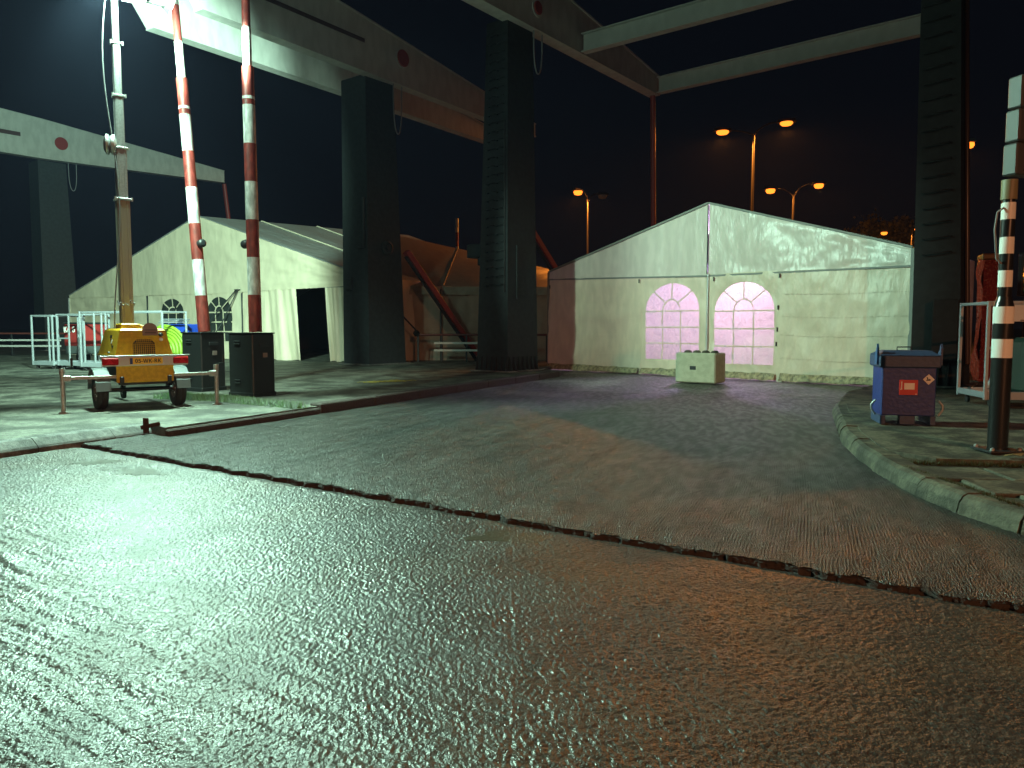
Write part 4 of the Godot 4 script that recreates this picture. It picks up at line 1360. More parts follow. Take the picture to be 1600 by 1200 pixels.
func make_barrier(label: String, at: Vector3, heading: float, size: Vector3, lean: Vector3, foot: Vector3, cuts: Array, lamp_at: Vector3) -> void:
	var t := thing("road_barrier", label, "road barrier", at, heading, "raised red and white barriers by the bridge")
	var st := new_st()
	box(st, V(-size.x * 0.5, size.y * 0.5, -size.z * 0.5), size, 0.018)
	obj("cabinet", st, M.cab, t)
	st = new_st()
	box(st, V(-size.x * 0.5, size.y + 0.012, -size.z * 0.5), V(size.x + 0.03, 0.024, size.z + 0.03), 0.008)
	box(st, V(-size.x * 0.5, 0.04, -size.z * 0.5), V(size.x + 0.03, 0.08, size.z + 0.03), 0.01)
	obj("cabinet_rim", st, M.cab, t)
	for y in [size.y * 0.26, size.y * 0.88]:
		st = new_st()
		for k in 2: box(st, V(-size.x * 0.62, y - k * 0.05, 0.012), V(0.16, 0.022, 0.03), 0.004, Basis(Vector3.RIGHT, 0.5))
		obj("louvre", st, M.cab, t)
	st = new_st()
	box(st, V(0.008, size.y * 0.66, -size.z * 0.55), V(0.012, 0.09, 0.11), 0.003)
	obj("label_plate", st, mat(0.25, 0.2, 0.18, 0.5), t)
	st = new_st()
	box(st, V(0.012, size.y * 0.82, -size.z * 0.5), V(0.02, 0.07, 0.22), 0.005)
	obj("handle", st, M.dark, t)
	# boom in painted lengths; thinner above the joint
	for k in cuts.size() - 1:
		var f0: float = cuts[k]
		var f1: float = cuts[k + 1]
		var r0 := lerpf(0.125, 0.105, f0) if f0 < 0.62 else lerpf(0.088, 0.07, (f0 - 0.62) / 0.38)
		st = new_st()
		tube(st, [foot + lean * f0, foot + lean * f1], r0, r0, 20)
		obj("boom", st, M.boomred if k % 2 == 0 else M.boomwhite, t)
	st = new_st()
	tube(st, [foot + lean * 0.615, foot + lean * 0.63], 0.118, 0.108, 20)
	obj("boom_collar", st, M.boomwhite, t)
	st = new_st()
	lathe(st, lamp_at, V(1, 0.1, 0.2), [[0.0, -0.06], [0.085, -0.06], [0.085, 0.05], [0.05, 0.08], [0.0, 0.085]], 16, false)
	obj("boom_lamp", st, M.dark, t)

func make_cage(label: String, at: Vector3, heading: float, w: float, h: float, d: float, uprights: Array, mid: bool) -> Node3D:
	var t := thing("roll_cage", label, "roll cage", at, heading, "")
	var st := new_st()
	for q in [[-0.5, 0.0], [0.5, 0.0], [-0.5, -1.0], [0.5, -1.0]]:
		st = new_st()
		box(st, V(w * q[0], (h + 0.12) * 0.5, d * q[1]), V(0.05, h - 0.12, 0.05), 0.005)
		obj("corner_post", st, M.cage, t)
	for z in [0.0, -d]:
		st = new_st()
		box(st, V(0, h - 0.025, z), V(w - 0.05, 0.05, 0.045), 0.005)
		obj("top_rail", st, M.cage, t)
		st = new_st()
		box(st, V(0, 0.19, z), V(w - 0.05, 0.13, 0.045), 0.005)
		obj("bottom_rail", st, M.cage, t)
	for s in [-1.0, 1.0]:
		st = new_st()
		box(st, V(s * w * 0.5, h - 0.03, -d * 0.5), V(0.04, 0.05, d - 0.05), 0.005)
		obj("side_rail", st, M.cage, t)
		st = new_st()
		box(st, V(s * w * 0.5, 0.2, -d * 0.5), V(0.04, 0.1, d - 0.05), 0.005)
		obj("side_rail", st, M.cage, t)
	for x in uprights:
		st = new_st()
		box(st, V(x, h * 0.5 + 0.05, 0.0), V(0.05, h - 0.2, 0.04), 0.005)
		obj("upright", st, M.cage, t)
	if mid:
		st = new_st()
		box(st, V(uprights[0] * 0.5 - w * 0.25, h * 0.56, 0.0), V(absf(uprights[0] + w * 0.5), 0.045, 0.035), 0.004)
		obj("mid_rail", st, M.cage, t)
	st = new_st()
	box(st, V(0, 0.15, -d * 0.5), V(w - 0.06, 0.03, d - 0.06), 0.004)
	obj("floor_plate", st, M.cage, t)
	for x in [-w * 0.5 + 0.12, w * 0.5 - 0.12]:
		for z in [-0.08, -d + 0.08]:
			st = new_st()
			lathe(st, V(x, 0.062, z), V(1, 0, 0), [[0.0, -0.02], [0.06, -0.02], [0.06, 0.02], [0.0, 0.02]], 12, false)
			obj("castor", st, M.tyre, t)
	return t

func make_left_things() -> void:
	M.cab = mat(0.011, 0.012, 0.0125, 0.45, 0.0, {"bump": tex["paint_bump"], "bump_cm": 0.1, "scale": 1.0})
	var chips := noise_tex("chips", 512, 0.03, FastNoiseLite.TYPE_SIMPLEX_SMOOTH, 6, 0.72, 1.0)
	M.boomred = mat(0.26, 0.036, 0.028, 0.5, 0.0, {"alb": chips, "scale": 0.7, "stretch": 0.3})
	M.boomwhite = mat(0.72, 0.73, 0.70, 0.5, 0.0, {"alb": chips, "scale": 0.7, "stretch": 0.3})
	M.cage = mat(0.33, 0.36, 0.39, 0.45, 0.4)
	make_barrier("dark barrier cabinet with a raised red and white boom, next to the yellow trailer", V(-6.47, 0.16, -16.0), 30.0, V(0.62, 1.22, 0.60), V(-0.70, 7.7, 0.0), V(-0.42, 1.25, -0.42), CUT1, V(-0.40, 3.13, -0.40))
	make_barrier("dark barrier cabinet with a raised red and white boom, nearer the long tent's doorway", V(-4.98, 0.16, -14.75), 30.0, V(0.68, 1.22, 0.55), V(-0.06, 7.3, 0.0), V(-0.30, 1.25, -0.35), CUT2, V(-0.49, 2.98, -0.33))
	make_cage("silver metal roll cage standing at the far left of the row", V(-15.2, 0.16, -24.9), 24.0, 1.0, 1.75, 0.9, [0.32], false)
	make_cage("silver metal roll cage with a mid rail, left of the red machine", V(-14.05, 0.16, -24.5), 24.0, 1.25, 1.78, 0.9, [-0.08], true)
	make_cage("long silver metal frame cage behind the trailer, holding a lime hose", V(-11.85, 0.16, -23.3), 20.0, 3.25, 1.84, 0.95, [-1.05, -0.75], false)
	# red welding machine on wheels
	var t := thing("welding_machine", "red wheeled machine marked KA 6 behind the metal cages", "machine", V(-15.0, 0.16, -26.3), 24.0)
	var st := new_st()
	box(st, V(0, 1.08, -0.5), V(1.05, 0.78, 0.95), 0.05)
	obj("housing", st, mat(0.30, 0.028, 0.026, 0.45), t)
	st = new_st()
	box(st, V(0, 0.58, -0.5), V(1.0, 0.3, 0.9), 0.03)
	obj("chassis", st, mat(0.06, 0.07, 0.07, 0.6), t)
	st = new_st()
	box(st, V(0, 1.49, -0.5), V(1.08, 0.06, 0.98), 0.02)
	obj("lid", st, M.dark, t)
	for s in [-1.0, 1.0]:
		wheel(t, V(0.3, 0.3, -0.5 + s * 0.5), 0.3, 0.15, M.tyre, M.galv)
	var wt: Array = t.get_children().filter(func(c): return str(c.name).begins_with("wheel"))
	for w in wt:                                     # turn the wheels so that they face us
		var at := V(0.3, 0.3, -0.5)
		w.transform = Transform3D(Basis(Vector3.UP, PI / 2), at) * Transform3D(Basis(), -at)
	text("KA 6", 0.2, 0.006, mat(0.8, 0.8, 0.78, 0.5), t, Transform3D(Basis(), V(-0.22, 1.27, -0.02)))
	# blue crates and hose in the long cage
	t = thing("blue_crate", "bright blue plastic crate with a grey lid at the right end of the cages", "crate", V(-10.85, 0.16, -24.6), 20.0)
	st = new_st()
	box(st, V(0, 1.0, -0.4), V(1.05, 0.9, 0.7), 0.03)
	obj("body", st, mat(0.012, 0.05, 0.36, 0.4), t)
	st = new_st()
	for k in 3: box(st, V(-0.35 + k * 0.05, 1.50 + k * 0.055, -0.4), V(0.75, 0.03, 0.5), 0.008)
	obj("lid_frame", st, M.cage, t)
	st = new_st()
	box(st, V(0, 0.28, -0.4), V(1.1, 0.5, 0.75), 0.02)
	obj("trolley", st, mat(0.05, 0.07, 0.16, 0.5), t)
	t = thing("hose_coil", "coil of thick lime yellow hose inside the long cage, behind the trailer", "hose", V(-10.75, -0.2, -23.75), 22.0)
	for k in 6:
		st = new_st()
		var pts := []
		var R := 0.36 + 0.10 * k
		for i in 29:
			var a := TAU * i / 28.0
			pts.append(V(cos(a) * R * 0.95, 0.93 + sin(a) * R * 0.95, sin(a * 2.0 + k) * 0.03 - 0.02 * k))
		tube(st, pts, 0.058, 0.058, 10, false)
		obj("hose_turn", st, M.lime, t)
	# railing and things behind
	M.railred = mat(0.16, 0.04, 0.03, 0.5)
	M.board = mat(0.7, 0.7, 0.66, 0.5)
	make_railing("dark railing with two white boards in front of the orange-lit tent", V(-3.65, 0.16, -29.9), 0.0, [0.0, 0.92, 1.88, 2.8, 3.9, 5.0], [[0.62, 3.6, 0.74], [0.62, 3.6, 0.46]])
	make_railing("dark railing with two white boards at the far left edge", V(-27.6, 0.16, -36.9), 0.0, [0.0, 1.75, 3.6, 5.5, 7.4], [[0.0, 6.0, 0.74], [0.0, 6.0, 0.46]])
	st = new_st()
	tube(st, [V(-4.2, 2.0, -29.2), V(-3.75, 1.45, -29.7), V(-3.62, 1.2, -29.85)], 0.03, 0.03, 6)
	lathe(st, V(-3.7, 1.28, -29.8), V(0.5, -0.5, 0.7), [[0.0, -0.05], [0.12, -0.05], [0.12, 0.05], [0.0, 0.05]], 14, false)
	tag(obj("chain_latch", st, M.dark), "dark rod and round latch between the broad pylon and the railing", "latch")
	t = thing("marker_pole", "thin distant red and white pole above the side tent's roof", "pole", V(-3.18, 0.0, -45.0), 0.0)
	for k in 4:
		st = new_st()
		tube(st, [V(0, 4.6 + k * 0.8, 0), V(0, 5.4 + k * 0.8, 0)] if k else [V(0, 0, 0), V(0, 5.4, 0)], 0.09, 0.09, 8)
		obj("band", st, M.boomwhite if k % 2 else M.boomred, t)
	# straw
	var blade := new_st()
	tube(blade, [V(-0.12, 0.0, 0), V(-0.04, 0.02, 0.03), V(0.05, 0.012, 0.0), V(0.13, 0.0, -0.04)], 0.006, 0.003, 4)
	blade.generate_normals()
	scatter("straw", blade.commit(), mat(0.30, 0.24, 0.05, 0.8), 90, [[V(-3.5, 0.165, -18.7), V(-2.7, 0.165, -19.2), 0.35]], 0.5, 1.3, "yellow straw lying on the pavement before the step-iron pylon")

# ---------------------------------------------------------------- road block and right-hand things
func make_right_things() -> void:
	var cb: Texture2D = tex["concrete_bump"]
	var t := thing("concrete_block", "pale concrete block with a lifting slot in front of the near tent's windows", "concrete block", V(4.33, 0.05, -20.35), 52.0 - 14.0)
	var st := new_st()
	box(st, V(0.56, 0.40, -0.33), V(1.12, 0.78, 0.66), 0.03)
	obj("block", st, mat(0.46, 0.45, 0.33, 0.85, 0.0, {"bump": cb, "bump_cm": 0.5, "scale": 0.5, "alb": tex["grime"]}), t)
	st = new_st()
	box(st, V(0.50, 0.40, -0.012), V(0.17, 0.10, 0.04), 0.004)
	obj("lifting_slot", st, M.dark, t)
	for k in 4:
		st = new_st()
		lathe(st, V(0.22 + 0.25 * k, 0.785, -0.3), V(0, 1, 0), [[0.11, 0.0], [0.09, 0.05], [0.04, 0.07], [0.0, 0.07]], 12)
		obj("stud", st, M.right, t)
	# blue waste container
	M.blue = mat(0.014, 0.034, 0.19, 0.5, 0.0, {"alb": tex["scratch"], "scale": 1.4, "bump": tex["paint_bump"], "bump_cm": 0.25})
	M.bluelid = mat(0.04, 0.065, 0.14, 0.55, 0.0, {"alb": tex["scratch"], "scale": 1.2, "bump": tex["paint_bump"], "bump_cm": 0.2})
	t = thing("waste_container", "dented dark blue steel waste container with a red label, on the right pavement", "container", V(4.93, 0.207, -10.25), 15.0)
	st = new_st()
	box(st, V(0.35, 0.485, -0.33), V(0.66, 0.73, 0.62), 0.012)
	obj("body", st, M.blue, t)
	st = new_st()
	box(st, V(0.35, 0.845, -0.33), V(0.745, 0.165, 0.70), 0.015)
	var lid := obj("lid", st, M.bluelid, t)
	st = new_st()
	hexa(st, ring([[-0.02, 0.02], [0.72, 0.02], [0.72, -0.68], [-0.02, -0.68]], 0.925) + ring([[0.06, -0.16], [0.64, -0.16], [0.64, -0.5], [0.06, -0.5]], 0.985))
	obj("lid_top", st, M.bluelid, lid)
	st = new_st()
	tube(st, [V(0.25, 0.97, -0.3), V(0.25, 1.03, -0.3), V(0.42, 1.03, -0.3), V(0.42, 0.97, -0.3)], 0.010, 0.010, 6)
	obj("handle", st, M.dark, lid)
	for x in [-0.035, 0.735]:
		st = new_st()
		slab(st, PackedVector2Array([Vector2(-0.14, 0), Vector2(0.02, 0), Vector2(0.02, 0.22), Vector2(-0.02, 0.28), Vector2(-0.06, 0.2), Vector2(-0.14, 0.14)]), -0.012, 0.012, Transform3D(Basis(V(0, 0, 1), V(0, 1, 0), V(1, 0, 0)), V(x, 0.80, -0.05)))
		obj("lifting_lug", st, M.bluelid if x > 0 else mat(0.03, 0.09, 0.22, 0.5), t)
		st = new_st()
		tube(st, [V(x, 0.12, -0.1), V(x - 0.05 * (1 if x < 0 else -1), 0.2, -0.1), V(x - 0.05 * (1 if x < 0 else -1), 0.26, -0.1), V(x, 0.32, -0.1)], 0.014, 0.014, 6)
		obj("side_hook", st, M.galv, t)
	for x in [0.045, 0.655]:
		st = new_st()
		box(st, V(x, 0.06, -0.33), V(0.07, 0.12, 0.62), 0.006)
		obj("leg", st, M.bluelid, t)
	st = new_st()
	box(st, V(0.35, 0.06, -0.1), V(0.19, 0.12, 0.12), 0.006)
	obj("foot", st, M.bluelid, t)
	st = new_st()
	box(st, V(0.345, 0.50, -0.012), V(0.225, 0.20, 0.01), 0.002)
	var lab := obj("red_label", st, mat(0.50, 0.035, 0.03, 0.4), t)
	st = new_st()
	box(st, V(0.355, 0.515, -0.004), V(0.125, 0.085, 0.004))
	box(st, V(0.262, 0.53, -0.004), V(0.008, 0.1, 0.004))
	for k in 3: box(st, V(0.25 + k * 0.008, 0.475, -0.004), V(0.004, 0.012, 0.004))
	box(st, V(0.44, 0.413, -0.004), V(0.02, 0.008, 0.004))
	obj("label_print", st, mat(0.78, 0.74, 0.68, 0.5), lab)
	st = new_st()
	box(st, V(0.585, 0.61, -0.012), V(0.10, 0.10, 0.01), 0.001, Basis(Vector3.BACK, PI / 4))
	var dia := obj("hazard_diamond", st, mat(0.75, 0.72, 0.66, 0.45), t)
	st = new_st()
	box(st, V(0.58, 0.600, -0.005), V(0.05, 0.012, 0.004))
	box(st, V(0.570, 0.622, -0.005), V(0.012, 0.04, 0.004), 0.0, Basis(Vector3.BACK, 0.3))
	box(st, V(0.595, 0.612, -0.005), V(0.02, 0.01, 0.004), 0.0, Basis(Vector3.BACK, -0.4))
	obj("hazard_symbol", st, M.dark, dia)
	# banded signal post
	M.postblack = mat(0.012, 0.013, 0.014, 0.28)
	M.postwhite = mat(0.78, 0.78, 0.74, 0.4)
	t = thing("signal_post", "black and white banded signal post with grey signal heads, at the right edge", "signal post", V(5.1, 0.207, -8.0), 0.0)
	var bands := [[0.0, 0.98, 0.096, 0], [0.98, 1.175, 0.096, 1], [1.175, 1.335, 0.096, 0], [1.335, 1.51, 0.096, 1], [1.51, 1.61, 0.094, 0], [1.61, 1.71, 0.066, 0], [1.71, 1.88, 0.066, 1], [1.88, 2.05, 0.066, 0], [2.05, 2.22, 0.066, 1], [2.22, 2.40, 0.066, 0], [2.40, 2.57, 0.066, 1], [2.57, 2.64, 0.06, 0]]
	for b in bands:
		st = new_st()
		tube(st, [V(0, b[0], 0), V(0, b[1], 0)], b[2], 0.068 if b[0] == 1.51 else b[2], 28, b[0] > 2.5)
		obj("band", st, M.postwhite if b[3] else M.postblack, t)
	st = new_st()
	box(st, V(0, 0.012, 0), V(0.36, 0.024, 0.36), 0.005)
	obj("base_plate", st, M.dark, t)
	for q in [[-0.14, 0.14], [0.14, 0.14], [-0.14, -0.14], [0.14, -0.14]]:
		st = new_st()
		lathe(st, V(q[0], 0.024, q[1]), V(0, 1, 0), [[0.022, 0.0], [0.022, 0.02], [0.01, 0.03], [0.0, 0.03]], 6, false)
		obj("anchor_bolt", st, M.galv, t)
	st = new_st()
	tube(st, [V(-0.06, 2.52, 0.02), V(-0.13, 2.47, 0.03), V(-0.15, 2.3, 0.03), V(-0.12, 2.0, 0.03), V(-0.06, 1.95, 0.02)], 0.010, 0.010, 6)
	obj("cable_loop", st, M.cable, t)
	st = new_st()
	tube(st, [V(0, 2.60, 0), V(0, 2.80, 0)], 0.075, 0.075, 16)
	obj("clamp", st, mat(0.2, 0.18, 0.1, 0.5), t)
	for k in 3:
		var y := 2.84 + k * 0.335
		st = new_st()
		box(st, V(0.17 + k * 0.012, y + 0.16, -0.04), V(0.44, 0.318, 0.16), 0.015, Basis(Vector3.UP, 0.35))
		var hd := obj("signal_head", st, M.head, t)
		for q in [0.05, 0.27]:
			st = new_st()
			lathe(st, V(0.105 + k * 0.012, y + q, 0.068), V(0.34, 0, 0.94), [[0.022, 0.0], [0.022, 0.012], [0.0, 0.014]], 6, false)
			obj("bolt", st, M.dark, hd)
	# silver cage with a sign
	t = make_cage("silver cage with a white sign panel, right behind the banded post", V(8.6, 0.207, -12.3), 8.0, 1.85, 1.72, 1.0, [-0.62], true)
	st = new_st()
	box(st, V(0.0, 1.52, 0.035), V(1.7, 0.26, 0.012), 0.003)
	var sg := obj("sign_panel", st, mat(0.72, 0.66, 0.62, 0.5), t)
	text("K", 0.15, 0.004, M.dark, sg, Transform3D(Basis(), V(-0.33, 1.50, 0.042)))
	st = new_st()
	box(st, V(-0.37, 1.41, 0.043), V(0.2, 0.012, 0.004))
	obj("underline", st, M.dark, sg)
	st = new_st()
	tube(st, [V(-0.85, 0.3, -0.1), V(-0.5, 1.0, -0.3)], 0.03, 0.03, 8)
	obj("brace", st, M.cage, t)
	t = thing("pallet_load", "dark green sheeted load standing inside the silver cage with the sign", "load", V(8.85, 0.36, -12.6), 8.0)
	st = new_st()
	box(st, V(0.2, 0.5, -0.3), V(1.2, 0.95, 0.5), 0.08)
	obj("sheeting", st, mat(0.02, 0.045, 0.035, 0.5), t)
	st = new_st()
	box(st, V(0.2, 0.03, -0.3), V(1.25, 0.06, 0.55), 0.01)
	obj("pallet", st, M.dark, t)
	# red glossy wrapped stack beyond the right pylon
	t = thing("wrapped_stack", "tall narrow stack wrapped in glossy red sheeting, right of the right pylon", "wrapped stack", V(11.55, 0.207, -18.6), 20.0)
	st = new_st()
	for f in 4:
		var p := [V(-0.25, 0, 0.25), V(0.3, 0, 0.25), V(0.3, 0, -0.3), V(-0.25, 0, -0.3)]
		cloth(st, p[f], p[(f + 1) % 4], p[(f + 1) % 4] + V(0, 2.9, 0), p[f] + V(0, 2.9 + 0.1 * (f % 2), 0), 10, 40, 0.16, 1.5, 200 + f, 0.0, 0.35)
	obj("sheeting", st, mat(0.30, 0.035, 0.02, 0.22, 0.0, {"bump": tex["wrinkle"], "bump_cm": 6.0, "scale": 1.4}), t)
	st = new_st()
	box(st, V(0.02, 2.98, -0.02), V(0.6, 0.14, 0.6), 0.03)
	obj("cap", st, mat(0.25, 0.12, 0.03, 0.5), t)
	# traffic light in the distance, at the right edge
	t = thing("traffic_light", "distant traffic light with its amber lamp on, at the right edge", "traffic light", V(13.75, 0.207, -20.5), -15.0)
	st = new_st()
	tube(st, [V(0, 0, -0.1), V(0, 2.2, -0.1)], 0.06, 0.06, 10)
	obj("post", st, M.postblack, t)
	st = new_st()
	box(st, V(-0.02, 2.7, -0.1), V(0.5, 1.15, 0.16), 0.03)
	obj("housing", st, M.postblack, t)
	st = new_st()
	lathe(st, V(0.1, 2.72, -0.02), V(0, 0, 1), [[0.145, -0.01], [0.14, 0.02], [0.08, 0.05], [0.0, 0.06]], 20)
	obj("amber_lamp", st, glow(1.0, 0.36, 0.02, 2.6), t)
	omni(t, V(0.1, 2.72, 0.12), 1.2, Color(1.0, 0.55, 0.15), 0.1)
	for k in 6:
		st = new_st()
		lathe(st, V(-0.17, 2.28 + k * 0.16, -0.02), V(0, 0, 1), [[0.05, -0.01], [0.045, 0.015], [0.0, 0.03]], 12)
		obj("side_lamp", st, mat(0.05, 0.28, 0.20, 0.25), t)
	# dry brown leaf on the concrete plate
	st = new_st()
	st.set_smooth_group(-1)
	var lp := [V(-0.10, 0.0, 0.0), V(-0.04, 0.03, 0.05), V(0.05, 0.012, 0.05), V(0.11, 0.035, 0.0), V(0.05, 0.02, -0.045), V(-0.05, 0.012, -0.05)]
	for k in 6: 
		st.add_vertex(V(0, 0.03, 0)); st.add_vertex(lp[k]); st.add_vertex(lp[(k + 1) % 6])
	var lf := obj("dry_leaf", st, mat(0.22, 0.13, 0.04, 0.8, 0.0, {"backlight": 0.2}))
	lf.position = V(5.02, 0.212, -7.62)
	tag(lf, "curled brown dry leaf lying right of the banded post's base", "leaf")

# ---------------------------------------------------------------- street lamps, tree
func lamp_head(t: Node3D, at: Vector3, dir: Vector3, lit: bool, e: float, size := 1.0) -> void:
	var st := new_st()
	var d := V(dir.x, 0, dir.z).normalized()
	var bs := Basis(d.cross(Vector3.UP).normalized(), Vector3.UP, -d)
	var p := []
	for q in [[-0.12, -0.04, 0.35], [0.12, -0.04, 0.35], [0.16, -0.04, -0.35], [-0.16, -0.04, -0.35], [-0.06, 0.08, 0.3], [0.06, 0.08, 0.3], [0.08, 0.10, -0.3], [-0.08, 0.10, -0.3]]:
		p.append(at + bs * V(q[0], q[1], q[2]) * size)
	hexa(st, p)
	var o := obj("lamp_head", st, M.lampgrey, t)
	st = new_st()
	lathe(st, at + V(0, -0.045, 0) * size, V(0, -1, 0), [[0.22 * size, -0.01], [0.235 * size, 0.08], [0.18 * size, 0.20], [0.0, 0.25]], 16)
	obj("lamp_lens", st, M.sodium if lit else M.film_lens, o)
	if lit: spot(o, at + V(0, -0.33 * size, 0), V(0.0, -1.0, 0.001), 87.0, e, SODIUM, 0.12, 0.15)

func street_lamp(label: String, at: Vector3, h: float, arms: Array, e: float, size := 1.0, group := "orange street lamps behind the tents") -> void:
	var t := thing("street_lamp", label, "street lamp", at, 0.0, group)
	var st := new_st()
	tube(st, [V(0, 0, 0), V(0, h * 0.3, 0), V(0, h - 0.4, 0)], 0.10 * size, 0.05 * size, 12)
	obj("pole", st, M.lampgrey, t)
	for a in arms:
		var end: Vector3 = a[0]
		var pts := []
		for k in 9:
			var f := k / 8.0
			pts.append(V(end.x * f, (h - 0.42) + (end.y + 0.42) * (1.0 - pow(1.0 - f, 3.2)), end.z * f))
		st = new_st()
		tube(st, pts, 0.035 * size, 0.025 * size, 8)
		obj("arm", st, M.lampgrey, t)
		lamp_head(t, V(end.x, h + end.y, end.z) + V(end.x, 0, end.z).normalized() * 0.25, end, a[1], e, 1.15 * size)

func make_lamps() -> void:
	M.lampgrey = mat(0.10, 0.10, 0.10, 0.5, 0.3)
	M.film_lens = mat(0.3, 0.3, 0.3, 0.3)
	M.sodium = glow(1.0, 0.22, 0.02, 2.8)
	street_lamp("tall double orange street lamp rising straight behind the near tent's ridge", V(18.5, 0.0, -60.0), 16.6, [[V(-2.2, -0.1, 0.2), true], [V(2.0, 0.45, 0.6), true]], 105.0, 1.75)
	street_lamp("farther double orange street lamp, lower right of the tall one", V(16.6, 0.0, -46.0), 9.6, [[V(-1.15, 0.05, 0.1), true], [V(1.1, 0.3, 0.3), true]], 15.0)
	street_lamp("street lamp with one lit and one dark arm, left of the near tent's ridge", V(4.68, 0.0, -48.0), 9.6, [[V(-0.5, 0.2, 0.5), true], [V(0.7, 0.15, -0.3), false]], 36.0)
	street_lamp("orange street lamp half hidden by the right pylon's right edge", V(21.05, 0.0, -37.0), 9.8, [[V(-0.05, 0.2, 0.7), true]], 15.0)
	street_lamp("small far-off orange street lamp just above the near tent's right roof, left of another", V(33.5, 0.0, -71.0), 10.0, [[V(0.0, 0.1, 0.8), true]], 15.0)
	street_lamp("small far-off orange street lamp touching the right pylon's left edge", V(36.0, 0.0, -70.0), 10.2, [[V(0.0, 0.1, 0.8), true]], 15.0)
	# the lamp on our side of the bridge, behind the camera, that throws the warm light
	var t := thing("street_lamp", "street lamp behind the viewer, out of the picture on the right", "street lamp", V(9.5, 0.1, 20.0), 0.0)
	var st := new_st()
	tube(st, [V(0, 0, 0), V(0, 9.3, 0)], 0.10, 0.06, 12)
	obj("pole", st, M.lampgrey, t)
	st = new_st()
	tube(st, [V(0, 9.3, 0), V(-0.6, 9.75, 0), V(-1.4, 9.9, 0)], 0.05, 0.035, 8)
	obj("arm", st, M.lampgrey, t)
	st = new_st()
	lathe(st, V(-1.5, 9.86, 0), V(0, -1, 0), [[0.18, -0.08], [0.2, 0.0], [0.16, 0.06], [0.0, 0.1]], 16)
	obj("lamp_lens", st, glow(1.0, 0.6, 0.35, 6.0), t)
	spot(t, V(-1.5, 9.62, 0), V(-0.08, -1.0, -0.24), 76.0, WARM, WARMC, 0.15)
	# tree beyond the tent
	t = thing("tree", "dark round tree faintly lit orange beyond the near tent's right corner", "tree", V(36.5, 0.0, -76.0), 0.0)
	st = new_st()
	tube(st, [V(0, 0, 0), V(0.1, 3, 0), V(0, 6, 0.2), V(0.2, 8.5, 0)], 0.32, 0.08, 9)
	for k in 12:
		var a := TAU * k / 12.0 + k
		tube(st, [V(0, 3.4 + k * 0.3, 0), V(cos(a) * 1.2, 5.2 + k * 0.35, sin(a) * 1.2), V(cos(a) * 2.2, 6.6 + k * 0.35, sin(a) * 2.2)], 0.09, 0.02, 6)
	obj("trunk", st, mat(0.06, 0.045, 0.03, 0.9), t)
	var leaf := new_st()
	leaf.set_smooth_group(-1)
	for v in [V(-0.13, 0, 0), V(0, 0.03, 0.16), V(0.13, 0, 0), V(-0.13, 0, 0), V(0.13, 0, 0), V(0, 0.03, -0.16)]: leaf.add_vertex(v)
	leaf.generate_normals()
	var mm := MultiMesh.new()
	mm.transform_format = MultiMesh.TRANSFORM_3D
	mm.mesh = leaf.commit()
	mm.instance_count = 9000
	var clumps := []
	for k in 60:
		var d := V(rng.randf_range(-1, 1), rng.randf_range(-1, 1), rng.randf_range(-1, 1)).normalized() * pow(rng.randf(), 0.4)
		clumps.append(V(d.x * 3.3, 9.0 + d.y * 3.4, d.z * 3.3))
	for i in 9000:
		var c: Vector3 = clumps[i % 60]
		var d := V(rng.randfn(), rng.randfn(), rng.randfn()) * 0.42
		mm.set_instance_transform(i, Transform3D(Basis.from_euler(V(rng.randf() * TAU, rng.randf() * TAU, rng.randf() * TAU)), c + d))
	var cr := MultiMeshInstance3D.new()
	cr.name = "crown"
	cr.multimesh = mm
	cr.material_override = mat(0.03, 0.036, 0.015, 0.7, 0.0, {"backlight": 0.4})
	t.add_child(cr)
	cr.set_meta("kind", "stuff")

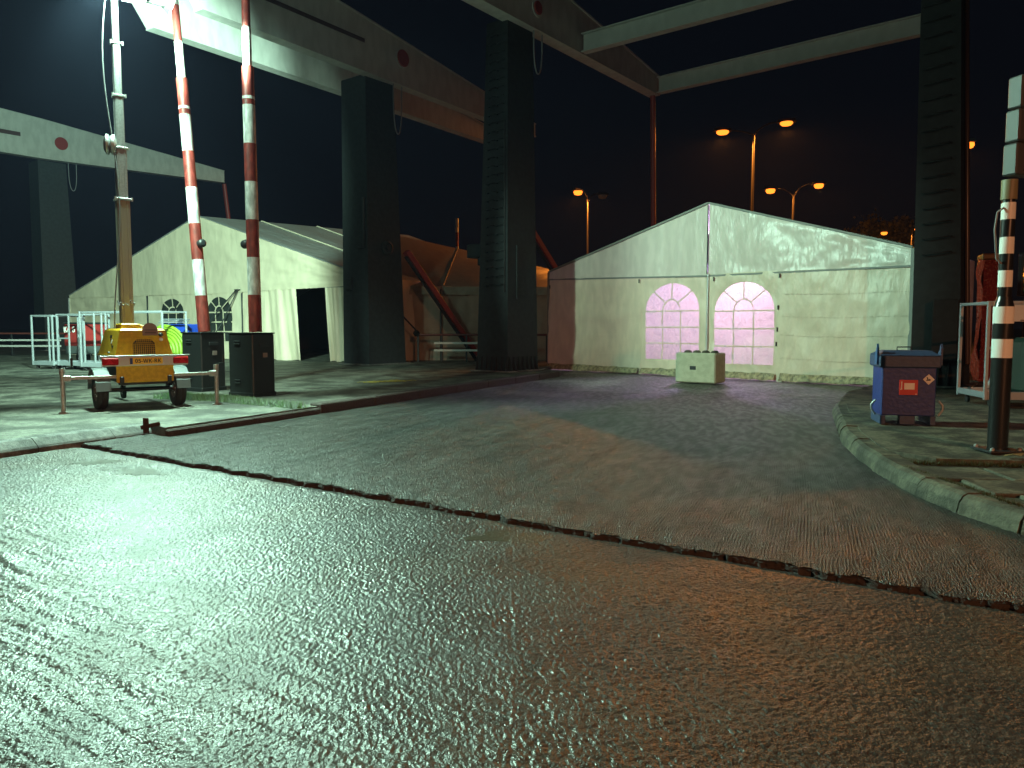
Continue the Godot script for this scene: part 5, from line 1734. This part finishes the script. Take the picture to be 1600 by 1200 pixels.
# ---------------------------------------------------------------- the scene
var FLOOD := [150.0, 680.0, 235.0, 175.0]
var SPILL := 19.0
var LEDS := 17.0
var FLOODC := Color(0.79, 1.0, 0.89)
var SODIUM := Color(1.0, 0.57, 0.20)
var WARM := 470.0
var WARMC := Color(1.0, 0.66, 0.45)
var CUT1 := []
var CUT2 := []

func _ready() -> void:
	rng.seed = 77
	var cam := Camera3D.new()
	cam.name = "camera"
	cam.position = V(0, 1.5, 0)
	cam.rotation_degrees = V(-4.2, 0, 0)
	cam.fov = 53.13
	cam.near = 0.05
	cam.far = 1500.0
	add_child(cam)
	cam.current = true
	var env := Environment.new()
	env.background_mode = Environment.BG_SKY
	var sky := ProceduralSkyMaterial.new()
	sky.sky_top_color = lin(0.0016, 0.0022, 0.004)
	sky.sky_horizon_color = lin(0.0016, 0.0018, 0.0026)
	sky.ground_bottom_color = lin(0.002, 0.002, 0.002)
	sky.ground_horizon_color = lin(0.0025, 0.003, 0.004)
	env.sky = Sky.new()
	env.sky.sky_material = sky
	env.tonemap_mode = Environment.TONE_MAPPER_LINEAR
	env.tonemap_exposure = 1.0
	env.sdfgi_enabled = true
	env.ssao_enabled = true
	env.ssil_enabled = true
	env.fog_enabled = true                            # thin mist added to give the lens glow round the lamps
	env.fog_density = 0.00032
	env.fog_light_color = Color(0.74, 0.80, 1.0)
	var we := WorldEnvironment.new()
	we.name = "world"
	we.environment = env
	add_child(we)
	# shared paints
	M.hem = mat(0.25, 0.25, 0.23, 0.6)
	M.inner_shade = mat(0.10, 0.10, 0.09, 0.8)  # darkness inside the long tent, painted into its back sheet
	M.pipe = mat(0.10, 0.06, 0.04, 0.25)
	M.mast0 = mat(0.33, 0.30, 0.24, 0.55, 0.3)  # galvanised lowest section, its unlit brownish shade painted into the colour
	M.head = mat(0.055, 0.058, 0.058, 0.55)
	M.lime = mat(0.18, 0.29, 0.02, 0.5)
	M.floodglow = glow(0.85, 1.0, 0.92, 20.0)
	for k in 11: CUT1.append(k / 10.0)
	for k in 11: CUT2.append(k / 10.0)
	make_ground()
	make_kerbs()
	make_bridge()
	make_near_tent()
	make_long_tent_deps()
	make_long_tent()
	make_trailer()
	make_left_things()
	make_right_things()
	make_lamps()

func make_long_tent_deps() -> void:
	pass
